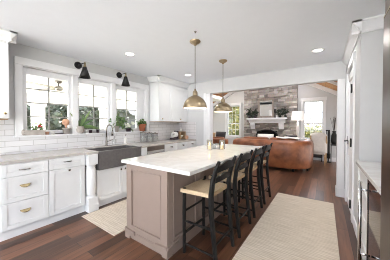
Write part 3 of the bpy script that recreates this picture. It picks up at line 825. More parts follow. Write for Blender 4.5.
# ---- things on the sill
ZS = OZ0
XSILL = -3.64
def leaves(mb, c, n, L0, L1, wd, spread, droop, seed, up=.6):
    r = random.Random(seed)
    for k in range(n):
        a = r.uniform(0, 2 * PI)
        rad = r.uniform(.3, 1) * spread
        d = (math.cos(a) * rad, math.sin(a) * rad, up * r.uniform(.5, 1.2))
        mb.leaf((c[0] + math.cos(a) * .015, c[1] + math.sin(a) * .015, c[2]), d, r.uniform(L0, L1), wd * r.uniform(.7, 1.2), droop * r.uniform(.5, 1.5), 4, r.uniform(-1.2, 1.2))
def bush(mb, c, R, n, size, seed, flat=.8):
    r = random.Random(seed)
    for _ in range(n):
        p = Vector((r.gauss(0, .5), r.gauss(0, .5), r.gauss(0, .5)))
        if p.length > 1.2: p *= 1.2 / p.length
        q = Vector(c) + Vector((p.x * R, p.y * R, p.z * R * flat))
        d = (p.x + r.uniform(-.5, .5), p.y + r.uniform(-.5, .5), p.z + r.uniform(-.2, .7))
        mb.leaf(q, d, size * r.uniform(.8, 1.4), size * .75, .3, 3, r.uniform(-1.5, 1.5))
def potmb(x, y, z, r0, r1, h, rim=.012):
    mb = MB(); mb.lathe([(0, 0), (r0, 0), (r1 * .96, h * .8), (r1 + .004, h * .82), (r1 + .004, h), (r1 - .008, h), (r1 - .01, h - rim), (0, h - rim)], x, y, z, 20); return mb

t = thing('planter_box', 'weathered pale trough with red flowers at the near end of the sill', 'planter', (XSILL, .93, ZS))
mb = MB(); mb.prism([(.815, ZS), (1.045, ZS), (1.065, ZS + .075), (.795, ZS + .075)], 'X', XSILL - .05, XSILL + .05); mb.build('trough', 'greypot', t, bevel=.004)
mb = MB(); bush(mb, (XSILL, .96, ZS + .11), .06, 60, .035, 5); leaves(mb, (XSILL, .93, ZS + .07), 8, .06, .11, .02, .8, .5, 6); mb.squash(0, XSILL, .42).build('foliage', 'leaf', t)
for k, (y, z) in enumerate(((.985, .135), (1.0, .15), (1.012, .13))):
    mb = MB(); mb.ball((XSILL + .02, y, ZS + z), .014, .014, .012); mb.tube([(XSILL + .01, .96, ZS + .08), (XSILL + .02, y, ZS + z)], .002, 5); mb.build('flower', 'redpetal', t, smooth=True)
mb = MB(); mb.ball((XSILL + .03, .80, ZS + .045), .025, .02, .045); tag(mb.build('stone_ornament', 'greypot', smooth=True), 'small grey stone ornament beside the trough on the sill', 'ornament')
mb = potmb(XSILL, 1.095, ZS, .022, .027, .045); tag(mb.build('cup', 'paleterra', smooth=True), 'small pinkish cup right of the trough on the sill', 'cup', 'small cups along the sill')
mb = potmb(XSILL, 1.165, ZS, .025, .032, .05); tag(mb.build('cup', 'whitepot', smooth=True), 'small white cup next to the pinkish cup on the sill', 'cup', 'small cups along the sill')
mb = MB(); mb.lathe([(0, 0), (.05, 0), (.06, .012), (.055, .014), (0, .006)], XSILL, 1.262, ZS, 20); tag(mb.build('saucer', 'darkcer', smooth=True), 'flat dark saucer on the sill beside the pot with the clay ball', 'saucer')
t = thing('potted_plant', 'grey pot topped with a peach clay ball on the sill', 'plant pot', (XSILL, 1.365, ZS))
potmb(XSILL, 1.365, ZS, .045, .058, .105).build('pot', 'greypot', t, smooth=True)
mb = MB(); mb.ball((XSILL, 1.355, ZS + .2), .055, .055, .06); mb.cyl((XSILL, 1.36, ZS + .09), (XSILL, 1.36, ZS + .15), .012); mb.build('clay_ball', 'paleterra', t, smooth=True)
t = thing('potted_plant', 'spiky strap-leaved green plant in a round grey pot on the sill', 'plant', (XSILL, 1.575, ZS))
mb = MB(); mb.lathe([(0, 0), (.045, 0), (.068, .03), (.076, .07), (.066, .115), (.07, .13), (.06, .13), (.055, .115), (0, .112)], XSILL, 1.575, ZS, 20); mb.build('pot', 'greypot', t, smooth=True)
mb = MB()
for d, L_, wd, dr in (((.05, .45, .9), .42, .036, .12), ((.1, -.5, .85), .34, .03, .1), ((.1, .95, .4), .40, .042, .55), ((.15, .7, .7), .32, .04, .3), ((.1, .2, .95), .28, .034, .15), ((.3, -.25, .9), .22, .034, .3), ((-.2, .3, .8), .26, .034, .2), ((.1, 1, .25), .30, .04, .4)):
    mb.leaf((XSILL, 1.585, ZS + .11), d, L_, wd * 1.25, dr, 6, 1.1)
o = mb.squash(0, XSILL, .42).build('foliage', 'leaf', t)
for y, hh, m, lb in ((1.70, .05, 'whitepot', 'tiny white jar right of the spiky plant on the sill'), (1.765, .06, 'darkcer', 'tiny dark jar behind the drooping leaf on the sill'), (1.905, .065, 'darkcer', 'small dark purple candle jar on the sill near the faucet')):
    mb = potmb(XSILL, y, ZS, .026, .03, hh); tag(mb.build('jar', m, smooth=True), lb, 'jar', 'small jars along the sill')
t = thing('potted_plant', 'leafy green plant in a white pot behind the faucet', 'plant', (XSILL, 2.29, ZS))
potmb(XSILL, 2.29, ZS, .045, .06, .13).build('pot', 'greypot', t, smooth=True)
mb = MB(); bush(mb, (XSILL, 2.35, ZS + .22), .14, 90, .065, 11); leaves(mb, (XSILL, 2.29, ZS + .12), 18, .18, .32, .035, .9, .6, 12, .9); mb.squash(0, XSILL, .42).build('foliage', 'leaf', t)
t = thing('flower_vase', 'bunch of white blooms with green leaves in a low vase on the sill', 'flowers', (XSILL, 2.60, ZS))
potmb(XSILL, 2.60, ZS, .05, .06, .08).build('vase', 'darkcer', t, smooth=True)
mb = MB(); bush(mb, (XSILL, 2.60, ZS + .1), .10, 60, .05, 13); mb.squash(0, XSILL, .42).build('foliage', 'leaf', t)
r = random.Random(4)
for k in range(9):
    mb = MB(); c = (XSILL + .03 + r.uniform(-.04, .05), 2.60 + r.uniform(-.09, .1), ZS + .14 + r.uniform(-.04, .07))
    for j in range(6):
        a = j * PI / 3; mb.leaf(c, (.5, math.cos(a), math.sin(a)), .045, .032, 0, 3, .8)
    mb.ball(c, .012); mb.build('bloom', 'whitepetal', t)
t = thing('potted_plant', 'bushy green plant in a terracotta pot at the far end of the sill', 'plant', (XSILL, 2.985, ZS))
potmb(XSILL, 2.985, ZS, .06, .085, .17, .02).build('pot', 'terra', t, smooth=True)
mb = MB(); bush(mb, (XSILL, 2.985, ZS + .205), .12, 90, .055, 15, .5); leaves(mb, (XSILL, 2.985, ZS + .16), 14, .1, .17, .03, 1, .6, 16, .6); mb.squash(0, XSILL, .42).build('foliage', 'leaf', t)

# ================================================================== ISLAND
IX0, IX1, IY0, IY1 = -1.93, -1.272, 1.345, 3.64
t = thing('kitchen_island', 'long greige panelled kitchen island under the white stone top', 'island', ((IX0 + IX1) / 2, (IY0 + IY1) / 2, 0))
mb = MB(); mb.box(IX0 + .02, IX1 - .02, IY0 + .02, IY1 - .02, .10, .876); mb.box(IX0 + .07, IX1 - .07, IY0 + .07, IY1 - .07, 0, .1)
isl = mb.build('body', 'island', t)
mb = shaker(front_my(IY0), IX0, IX1, .09, .876, .085, .02, .014, True, .06); mb.build('end_panel', 'island', t, bevel=.003)
mb = shaker(lambda m_, u0, u1, v0, v1, w0, w1: m_.box(u0, u1, IY1 + w0, IY1 + w1, v0, v1), IX0, IX1, .09, .876, .085, .02, .014, True, .06); mb.build('end_panel', 'island', t, bevel=.003)
n = 4
yy0, yy1 = IY0 + .02, IY1 - .02
for k in range(n):
    a = yy0 + (yy1 - yy0) * k / n; b = yy0 + (yy1 - yy0) * (k + 1) / n
    shaker(front_x(IX1), a, b - .002, .09, .876, .075, .02, .014, True, .06).build('side_panel', 'island', t, bevel=.003)
    d = shaker(front_mx(IX0), a, b - .004, .115, .70, .06, .02, .01).build('door', 'island', t, bevel=.003)
    knob(IX0, b - .05, .65, d, 'nickel', (-1, 0, 0))
    d = shaker(front_mx(IX0), a, b - .004, .705, .868, .05, .02, .01).build('drawer', 'island', t, bevel=.003)
    knob(IX0, (a + b) / 2, .787, d, 'nickel', (-1, 0, 0))
# base moulding and furniture feet
def foot(x0, x1, y0, y1, sx, sy):
    """bracket foot at a corner; sx, sy point towards the inside of the island"""
    mb = MB()
    L_ = .17
    prof = [(0, 0), (.075, 0), (.085, .03), (.12, .05), (L_, .06), (L_, .09), (0, .09)]
    xo = x0 if sx > 0 else x1; yo = y0 if sy > 0 else y1
    px = [(xo + sx * (u - .012), v) for u, v in prof]; py = [(yo + sy * (u - .012), v) for u, v in prof]
    mb.prism(px, 'Y', yo - sy * .012, yo + sy * .035)
    mb.prism(py, 'X', xo - sx * .0125, xo + sx * .035)
    mb.prism([(xo - sx * .012, .088), (xo + sx * (L_ - .012), .088), (xo + sx * (L_ - .012), .105), (xo - sx * .004, .115)], 'Y', yo - sy * .022, yo + sy * .01)
    mb.prism([(yo - sy * .012, .088), (yo + sy * (L_ - .012), .088), (yo + sy * (L_ - .012), .105), (yo - sy * .004, .115)], 'X', xo - sx * .022, xo + sx * .01)
    xa, xb = sorted((xo - sx * .013, xo + sx * .066)); ya, yb = sorted((yo - sy * .013, yo + sy * .066))
    mb.box(xa, xb, ya, yb, 0, .0895)
    return mb.build('foot', 'island', t, bevel=.002)
for sx in (1, -1):
    for sy in (1, -1): foot(IX0, IX1, IY0, IY1, sx, sy)
mb = MB(); mb.box(IX1 - .012, IX1 + .012, IY0 + .08, IY1 - .08, .0, .12); mb.box(IX1 - .012, IX1 + .018, IY0 + .08, IY1 - .08, .115, .13)
mb.box(IX0 + .06, IX1 - .06, IY0 + .006, IY0 + .02, 0, .066); mb.box(IX0 + .155, IX1 - .155, IY0 - .004, IY0 + .02, .078, .09)
mb.build('base_moulding', 'island', t, bevel=.002)
B(IX1 - .014, IX1 + .004 - .012, 2.03, 2.10, .56, .66).build('outlet', 'black', t)
mb = MB(); mb.box(-1.994, -.975, 1.319, 3.677, .876, .915)
tag(mb.build('island_countertop', 'quartz', bevel=.006), 'long white veined stone top on the greige island', 'countertop')

# stools
def make_stool(yc, label):
    X0 = -1.0
    t = thing('counter_stool', label, 'stool', (X0, yc, 0), 'black ladder-back stools along the island')
    P = lambda x, y, z: (X0 + x, yc + y, z)
    hw = .19
    for s in (-1, 1):
        mb = MB(); mb.tube([P(-.195, s * hw, 0), P(-.195, s * hw, .40), P(-.19, s * hw, .675)], [.017, .02, .02], 8); mb.build('leg', 'blackwood', t)
    posts = [(.185, 0), (.155, .25), (.128, .5), (.126, .66), (.145, .80), (.178, .91), (.212, .995)]
    for s in (-1, 1):
        mb = MB(); mb.tube([P(x, s * hw, z) for x, z in posts], [.020, .023, .026, .026, .024, .021, .015], 8); mb.build('leg', 'blackwood', t)
    # rush seat, dished
    def st(u, v):
        x = -.225 + u * .345; y = (-.215 + .03 * u) + v * (.43 - .06 * u)
        return P(x, y, .672 - .012 * math.sin(PI * u) * math.sin(PI * v))
    mb = MB(); mb.grid(st, 12, 12)
    mb.grid(lambda u, v: (lambda p: (p[0], p[1], .632))(st(u, v)), 1, 1)
    for e0, e1 in (((0, 0), (1, 0)), ((1, 0), (1, 1)), ((1, 1), (0, 1)), ((0, 1), (0, 0))):
        mb.grid(lambda u, v: (lambda p: (p[0], p[1], p[2] - .04 * v))(st(e0[0] + (e1[0] - e0[0]) * u, e0[1] + (e1[1] - e0[1]) * u)), 12, 2)
    bmesh.ops.remove_doubles(mb.bm, verts=mb.bm.verts, dist=.0005)
    mb.build('seat', 'rush', t)
    # back slats, curved and arched
    for z0, hgt, arch, xs_ in ((.885, .055, .028, .178), (.775, .045, .02, .142)):
        mb = MB()
        def sl(u, v, off):
            y = -hw + 2 * hw * u
            return P(xs_ + .022 * math.sin(PI * u) + off, y, z0 + v * (hgt + arch * math.sin(PI * u) ** 2) + .010 * math.sin(PI * u))
        mb.grid(lambda u, v: sl(u, v, 0), 12, 2); mb.grid(lambda u, v: sl(u, v, .014), 12, 2)
        for vv in (0, 1): mb.grid(lambda u, v: sl(u, vv, .014 * v), 12, 1)
        bmesh.ops.remove_doubles(mb.bm, verts=mb.bm.verts, dist=.0005)
        mb.build('back_slat', 'blackwood', t)
    for s in (-1, 1):
        for z, xr in ((.095, .172), (.335, .143)):
            mb = MB(); mb.tube([P(-.195, s * hw, z), P(xr, s * hw, z)], .0115, 8); mb.build('stretcher', 'blackwood', t)
    for x, z, rr_ in ((-.195, .20, .014), (-.195, .43, .011), (.162, .19, .011)):
        mb = MB(); mb.tube([P(x, -hw, z), P(x, hw, z)], rr_, 8); mb.build('stretcher' if rr_ < .013 else 'footrest', 'blackwood', t)
    return t
s0 = make_stool(1.71, 'black stool with rush seat nearest the camera at the island')
for y, lb in ((2.28, 'black rush-seat stool second from the camera along the island'), (2.85, 'black rush-seat stool third from the camera along the island'), (3.40, 'black rush-seat stool at the far end of the island')):
    copy_tree(s0, (-1.0, y, 0), lb)

# candles on the island
def hurricane(x, y, hh, label):
    t = thing('hurricane_candle', label, 'candle', (x, y, .915), 'lit candles on the island top')
    mb = MB(); mb.lathe([(0, 0), (.035, 0), (.036, .006), (.03, .01), (.045, .03), (.047, hh), (.044, hh), (.042, .034), (0, .014)], x, y, .915, 20); mb.build('glass_holder', 'glass', t, smooth=True)
    mb = MB(); mb.lathe([(0, .015), (.028, .016), (.028, .085), (0, .083)], x, y, .915, 16); mb.build('candle', 'wax', t, smooth=True)
    mb = MB(); mb.lathe([(0, .085), (.006, .095), (.0075, .106), (.004, .122), (0, .135)], x, y, .915, 10); mb.build('flame', 'flame', t, smooth=True)
hurricane(-1.535, 2.62, .17, 'lit candle in clear glass, left of the glass box on the island')
hurricane(-1.375, 2.75, .17, 'lit candle in clear glass, right of the glass box on the island')
t = thing('glass_box', 'clear glass box with metal edges between the two candles', 'box', (-1.49, 2.84, .915))
mb = MB()
x0, x1, y0, y1, z0, z1 = -1.57, -1.40, 2.78, 2.90, .916, 1.0
for a in (x0, x1): mb.box(a - .0015, a + .0015, y0, y1, z0, z1)
for a in (y0, y1): mb.box(x0, x1, a - .0015, a + .0015, z0, z1)
mb.box(x0, x1, y0, y1, z0, z0 + .003); mb.build('panes', 'glass', t)
mb = MB()
for a in (x0, x1):
    for b in (y0, y1): mb.cyl((a, b, z0), (a, b, z1), .003, n=6)
for z in (z0 + .003, z1):
    for a in (x0, x1): mb.cyl((a, y0, z), (a, y1, z), .003, n=6)
    for b in (y0, y1): mb.cyl((x0, b, z), (x1, b, z), .003, n=6)
mb.build('edging', 'nickel', t)

# pendants
def pendant(x, y, label):
    t = thing('pendant_lamp', label, 'pendant lamp', (x, y, H), 'brass dome pendants over the island')
    mb = MB(); mb.lathe([(0, 0), (.075, 0), (.078, -.012), (.06, -.03), (.022, -.045), (.02, -.06), (0, -.06)], x, y, H, 24); mb.build('canopy', 'brass', t, smooth=True)
    zb = 1.565; zt_ = 1.83
    mb = MB(); mb.cyl((x, y, zt_), (x, y, H - .05), .0055, n=8); mb.build('rod', 'nickel', t)
    mb = MB(); mb.lathe([(0, zt_), (.012, zt_), (.016, zt_ - .02), (.028, zt_ - .03), (.034, zt_ - .045), (.036, zt_ - .095)], x, y, 0, 20); mb.build('neck', 'brass', t, smooth=True)
    R = .165
    prof = [(.034, zb + .175)] + [(R * max(.22, (1 - (h_ / .178) ** 2.1) ** .58), zb + h_) for h_ in (.176, .170, .160, .145, .125, .10, .08, .06, .04, .02)] + [(R + .002, zb + .008), (R + .002, zb)]
    inner = [(max(.01, r_ - .004), z_ - .003) for r_, z_ in prof[::-1]]
    inner[0] = (R - .003, zb)
    mb = MB(); mb.lathe(prof, x, y, 0, 36); sh = mb.build('lamp_shade', 'brass', t, smooth=True)
    mb = MB(); mb.lathe(inner, x, y, 0, 36); mb.build('shade_lining', 'shadein', sh, smooth=True)
    mb = MB(); mb.lathe([(0, .1), (.014, .1), (.016, .06), (.03, .045), (.032, .025), (.02, .005), (0, 0)], x, y, zb + .05, 16); mb.build('bulb', 'bulb', t, smooth=True)
    ld = bpy.data.lights.new('pendant_glow', 'POINT'); ld.energy = 2.5; ld.shadow_soft_size = .03; ld.color = (1, .86, .68)
    lo = bpy.data.objects.new('pendant_glow', ld); COL.objects.link(lo); lo.parent = t; lo.location = (0, 0, zb + .035 - H)
pendant(-1.50, 2.157, 'brass dome pendant over the near half of the island')
pendant(-1.535, 3.10, 'brass dome pendant over the far half of the island')

# recessed lights
def downlight(x, y, label):
    t = thing('recessed_light', label, 'ceiling light', (x, y, H), 'recessed lights in the kitchen ceiling')
    mb = MB(); mb.lathe([(.062, -.002), (.066, -.007), (.086, -.005), (.09, 0), (.062, 0)], x, y, H, 28); mb.build('trim_ring', 'trim', t, smooth=True)
    mb = MB(); mb.lathe([(0, -.003), (.062, -.003), (.062, -.0005), (0, -.0005)], x, y, H, 28); mb.build('diffuser', 'lamp', t)
    ld = bpy.data.lights.new('downlight', 'AREA'); ld.shape = 'DISK'; ld.size = .13; ld.energy = DOWNLIGHT_W; ld.color = (1, .98, .96)
    lo = bpy.data.objects.new('downlight', ld); COL.objects.link(lo); lo.parent = t; lo.location = (0, 0, -.012)
downlight(-2.66, 1.93, 'recessed ceiling light in front of the sink window')
downlight(-2.66, 3.53, 'recessed ceiling light in front of the far upper cabinet')
downlight(-.10, 3.52, 'recessed ceiling light near the closet crown moulding')
downlight(-2.66, .33, 'recessed ceiling light above the nearest drawers')
downlight(-.10, 1.90, 'recessed ceiling light above the long rug')
downlight(-.10, .33, 'recessed ceiling light overhead by the refrigerator')
mb = MB(); mb.lathe([(0, -.018), (.008, -.018), (.012, -.006), (.018, 0), (0, 0)], -1.345, 1.94, H, 12); tag(mb.build('ceiling_hook', 'nickel', smooth=True), 'tiny metal ceiling hook in front of the near pendant', 'hook')

# rugs
def rug(x0, x1, y0, y1, m, label, fr=.0):
    mb = MB(); mb.box(x0, x1, y0, y1, .001, .012)
    return tag(mb.build('woven_rug', m, bevel=.004), label, 'rug')
rug(-.735, .133, .75, 3.875, 'rug', 'long cream woven runner on the floor beside the stools')
rug(-2.87, -2.05, 1.255, 2.75, 'rug', 'cream woven mat on the floor in front of the sink')

# ================================================================== RIGHT SIDE
XR = .298
t = thing('refrigerator', 'tall built-in stainless refrigerator at the right edge', 'refrigerator', (.65, 1.2, 0))
B(XR + .03, .995, .72, 1.655, .0, 2.36).build('cabinet_body', 'steeld', t)
B(XR, XR + .028, .725, 1.652, .10, 2.0).build('door', 'steeld', t, bevel=.004)
B(XR + .006, XR + .028, .725, 1.652, 2.012, 2.355).build('grille', 'steeld', t, bevel=.004)
B(XR + .0, XR + .02, .725, 1.652, 2.001, 2.011).build('trim_strip', 'brassp', t)
mb = MB(); mb.tube([(XR, .80, .7), (XR - .05, .80, .7), (XR - .05, .80, 1.75), (XR, .80, 1.75)], .013, 10); mb.build('handle', 'chrome', t, smooth=True)

t = thing('beverage_cooler', 'under-counter beverage cooler with dark glass door and steel bar handle', 'cooler', (.65, 1.93, 0))
B(XR + .035, .99, 1.662, 2.195, .0, .872).build('cooler_body', 'black', t)
mb = shaker(front_mx(XR + .012), 1.665, 2.19, .08, .868, .03, .022, .004); mb.build('door', 'darkglass', t)
mb = MB(); mb.tube([(XR - .055, 2.03, .19), (XR - .055, 2.03, .865)], .0125, 12)
for z in (.27, .80): mb.cyl((XR + .012, 2.03, z), (XR - .055, 2.03, z), .008, n=8)
mb.build('handle', 'chrome', t, smooth=True)
B(XR + .03, XR + .05, 1.665, 2.19, 0, .078).build('toe_grille', 'black', t)

t = thing('drawer_cabinet', 'white base cabinet of drawers between the cooler and the closet corner', 'cabinet', (.65, 2.52, 0))
B(XR + .04, .99, 2.20, 2.845, .0, .875).build('carcass', 'cab', t)
FR = front_mx(XR + .02)
B(XR + .02, XR + .04, 2.20, 2.845, 0, .10).build('toe_kick', 'cab', t)
for z0, z1 in ((.105, .36), (.366, .62), (.626, .868)):
    d = shaker(FR, 2.205, 2.84, z0, z1, .05).build('drawer', 'cab', t, bevel=.002)
    for y in (2.52,): knob(XR + .02, y, (z0 + z1) / 2, d, 'black', (-1, 0, 0), .013)
mb = MB(); mb.box(XR, .995, 1.66, 2.848, .878, .917)
tag(mb.build('countertop', 'quartz', bevel=.004), 'short white stone counter between refrigerator and closet corner', 'countertop')

# ================================================================== FAMILY ROOM
YC = 8.0           # face of the chimney breast
t = thing('fireplace', 'stacked grey stone fireplace with white mantel on the gable wall', 'fireplace', (-1.9, YC, 0))
SX0, SX1 = -2.935, -.875
fbx0, fbx1, fbz0, fbz1 = -2.37, -1.56, .40, 1.02
mb = MB()
mb.box(SX0 + .03, fbx0, YC + .03, YB - .001, 0, 3.25); mb.box(fbx1, SX1 - .03, YC + .03, YB - .001, 0, 3.25); mb.box(fbx0, fbx1, YC + .03, YB - .001, fbz1 + .1, 3.25); mb.box(fbx0, fbx1, YC + .03, YB - .001, 0, fbz0)
mb.build('core', 'mortar', t)
r = random.Random(3); mb = MB()
z = 0
while z < 3.2:
    hh = r.choice((.05, .06, .075, .09, .11)); x = SX0
    while x < SX1 - .01:
        ww = min(r.uniform(.1, .30), SX1 - x)
        if SX1 - x - ww < .08: ww = SX1 - x
        pr_ = r.uniform(-.024, .024)
        cx_ = x + ww / 2
        arch = fbz1 + .09 * (1 - ((cx_ - (fbx0 + fbx1) / 2) / .42) ** 2)
        if not (fbx0 - .02 < cx_ < fbx1 + .02 and fbz0 - .01 < z + hh / 2 < arch):
            v = mb.box(x + .003, x + ww - .003, YC - pr_, YC + .06, z + .003, z + hh - .003)
            for q in v: q.co += Vector((r.uniform(-.006, .006), r.uniform(-.006, .006), r.uniform(-.006, .006)))
        x += ww
    # returned corner stones
    for xs_, sg in ((SX0, 1), (SX1, -1)):
        mb.box(xs_ + sg * .002, xs_ + sg * .06, YC + .05, YB - .001, z + .003, z + hh - .003)
    z += hh
mb.build('stonework', 'stone', t)
mb = MB(); mb.box(fbx0, fbx1, YB - .05, YB - .005, fbz0, fbz1 + .1); mb.box(fbx0 - .01, fbx0 + .01, YC + .07, YB - .01, fbz0, fbz1); mb.box(fbx1 - .01, fbx1 + .01, YC + .07, YB - .01, fbz0, fbz1); mb.box(fbx0, fbx1, YC + .07, YB - .01, fbz0 - .005, fbz0 + .01); mb.build('firebox', 'soot', t)
mb = MB()
n = 14
cxm = (fbx0 + fbx1) / 2; rw = (fbx1 - fbx0) / 2
pts = [(cxm + rw * math.cos(PI * k / n), YC - .0, fbz1 - .12 + .2 * math.sin(PI * k / n)) for k in range(n + 1)]
mb.tube([(fbx1, YC - .0, fbz0)] + pts + [(fbx0, YC - .0, fbz0)], .03, 6)
mb.build('firebox_surround', 'black', t)
mb = MB()
MZ = 1.60
mb.box(-2.73, -1.19, YC - .26, YC - .02, MZ - .06, MZ)
mb.prism([(YC - .24, MZ - .06), (YC - .02, MZ - .06), (YC - .02, MZ - .21), (YC - .15, MZ - .21), (YC - .16, MZ - .16), (YC - .22, MZ - .09)], 'X', -2.66, -1.26)
mb.build('mantel', 'trim', t, bevel=.006)
for xc in (-2.52, -1.40):
    mb = MB(); mb.prism([(YC - .02, MZ - .20), (YC - .15, MZ - .20), (YC - .14, MZ - .30), (YC - .09, MZ - .38), (YC - .06, MZ - .46), (YC - .02, MZ - .46)], 'X', xc - .09, xc + .09)
    mb.build('corbel', 'trim', t, bevel=.004)
mb = MB(); mb.box(-2.8, -1.1, YC - .42, YC - .03, 0, .36); mb.box(-2.85, -1.05, YC - .46, YC - .03, .36, .41); mb.build('hearth', 'mortar', t, bevel=.01)

t = thing('mirror', 'tall mirror in a weathered wooden frame leaning on the mantel', 'mirror', (-1.985, YC - .1, MZ))
mb = MB(); a, b, z0, z1, yy = -2.30, -1.67, MZ + .001, 2.38, YC - .11
mb.box(a, a + .08, yy, yy + .035, z0, z1); mb.box(b - .08, b, yy, yy + .035, z0, z1); mb.box(a + .08, b - .08, yy, yy + .035, z0, z0 + .08); mb.box(a + .08, b - .08, yy, yy + .035, z1 - .08, z1)
mb.build('frame', 'rusticwood', t, bevel=.004)
B(a + .08, b - .08, yy + .012, yy + .016, z0 + .08, z1 - .08).build('glass', 'mirror', t)

def mplant(x, h, R, label, pot, m, seed):
    t = thing('potted_plant', label, 'plant', (x, YC - .15, MZ), 'plants on the mantel')
    potmb(x, YC - .15, MZ, .045, .06, .1).build('pot', pot, t, smooth=True)
    mb = MB(); bush(mb, (x, YC - .15, MZ + .1 + h * .45), R, 90, .085, seed, h / R * .5); mb.squash(1, YC - .14, .6).build('foliage', m, t)
mplant(-2.64, .30, .085, 'tall dark green plant on the left end of the mantel', 'darkcer', 'leafd', 21)
mplant(-2.405, .20, .07, 'short green plant between the tall plant and the mirror', 'darkcer', 'leafd', 22)
mplant(-1.34, .26, .15, 'spreading green plant on the right end of the mantel', 'greypot', 'leafd', 23)
mb = MB(); mb.lathe([(0, 0), (.045, 0), (.045, .01), (.015, .03), (.012, .18), (.03, .2), (.03, .34), (0, .34)], -1.62, YC - .15, MZ, 14); tag(mb.build('candlestick', 'black', smooth=True), 'black candlestick on the mantel right of the mirror', 'candlestick')
mb = MB(); mb.lathe([(0, 0), (.03, 0), (.03, .09), (0, .09)], -1.545, YC - .17, MZ, 14); tag(mb.build('candle', 'whitepot', smooth=True), 'small white candle on the mantel beside the black candlestick', 'candle')

# leather sofas
def arc(cx, cy, r, a0, a1, n): return [(cx + r * math.cos(a0 + (a1 - a0) * k / n), cy + r * math.sin(a0 + (a1 - a0) * k / n)) for k in range(n + 1)]
t = thing('leather_sofa', 'large brown leather sofa with rounded back, turned to the fireplace', 'sofa', (-1.35, 6.3, 0))
# outer outline (plan), back towards the kitchen, right corner rounded
out = [(-2.5, 6.75), (-2.5, 5.85)] + arc(-2.42, 5.83, .08, PI, 1.5 * PI, 4) + arc(-.90, 6.35, .60, 1.5 * PI, 2 * PI, 10) + [(-.30, 6.95)]
inn = [(-2.28, 6.75), (-2.28, 6.08)] + [(-2.26, 6.06)] * 5 + arc(-.92, 6.42, .36, 1.5 * PI, 2 * PI, 10) + [(-.56, 6.95)]
inn = inn[:len(out)]
N_ = len(out)
mb = MB()
levels_o = [(.09, -.02), (.12, .0), (.35, .015), (.58, .02), (.73, .015), (.81, -.01), (.855, -.06)]
def off(p, q, d):
    a = Vector((p[0], p[1])); b = Vector((q[0], q[1])); v = (a - b).normalized(); return a + v * d
rings = []
for z, d in levels_o: rings.append([(*off(out[k], inn[k], d), z) for k in range(N_)])
rings.append([((out[k][0] + inn[k][0]) / 2, (out[k][1] + inn[k][1]) / 2, .88) for k in range(N_)])
for z, d in ((.855, -.05), (.80, .0), (.40, .02), (.30, .0)): rings.append([(*off(inn[k], out[k], d), z) for k in range(N_)])
VV = [[mb.bm.verts.new(p) for p in rg] for rg in rings]
for A_, B_ in zip(VV, VV[1:]):
    for k in range(N_ - 1): mb.bm.faces.new((A_[k], A_[k + 1], B_[k + 1], B_[k]))
mb.bm.faces.new([v[0] for v in VV]); mb.bm.faces.new([v[-1] for v in VV][::-1])
mb.build('sofa_back', 'leather', t, smooth=True)
mb = MB(); mb.box(-2.30, -.55, 6.03, 6.93, .10, .32); mb.build('seat_base', 'leather', t, bevel=.03)
for a, b in ((-2.27, -1.43), (-1.42, -.58)):
    mb = MB(); mb.box(a, b, 6.10, 6.95, .32, .48); o = mb.build('seat_cushion', 'leather', t, bevel=.05)
for a, b in ((-2.27, -1.43), (-1.42, -.66)):
    mb = MB(); mb.box(a, b, 6.04, 6.27, .48, .925); mb.build('back_cushion', 'leather', t, bevel=.07)
for x, y in ((-2.42, 5.86), (-.72, 5.86), (-.40, 6.25), (-.40, 6.88), (-2.42, 6.68)):
    mb = MB(); mb.lathe([(0, 0), (.022, 0), (.032, .1), (0, .1)], x, y, 0, 10); mb.build('foot', 'blackwood', t)
mb = MB()
def thr(u, v):
    x = -1.22 + .62 * u
    a = v * PI
    return (x + .02 * math.sin(9 * v), 6.16 + .14 * math.cos(a) * -1 - .0, .925 + .035 * math.sin(a) + .01 * math.sin(12 * u + 3 * v))
mb.grid(thr, 16, 12)
o = mb.build('throw_blanket', 'throw', None, smooth=True); s_ = o.modifiers.new('gauge', 'SOLIDIFY'); s_.thickness = .012
tag(o, 'white knitted throw folded over the top of the brown leather sofa', 'blanket')
def pillow(name, c, sx, sy, sz, rz, m, label):
    mb = MB()
    def pf(sg): 
        def f_(u, v):
            a, b = 2 * u - 1, 2 * v - 1
            puff = (max(0, 1 - a ** 4) * max(0, 1 - b ** 4)) ** .6
            return Vector((a * sx * (1 - .06 * (1 - abs(b))), sg * sy * puff, b * sz))
        return f_
    for sg in (1, -1): mb.grid(pf(sg), 10, 10)
    bmesh.ops.remove_doubles(mb.bm, verts=mb.bm.verts, dist=.0008)
    bmesh.ops.rotate(mb.bm, cent=(0, 0, 0), matrix=Matrix.Rotation(rz, 3, 'Z') @ Matrix.Rotation(-.25, 3, 'X'), verts=mb.bm.verts)
    bmesh.ops.translate(mb.bm, vec=c, verts=mb.bm.verts)
    return tag(mb.build(name, m, smooth=True), label, 'pillow')
pillow('throw_pillow', (-1.62, 6.40, .78), .26, .08, .24, .1, 'throw', 'white pillow standing against the middle of the leather sofa')
pillow('throw_pillow', (-.82, 6.46, .76), .18, .07, .24, .6, 'charcoal', 'charcoal pillow in the right corner of the leather sofa')

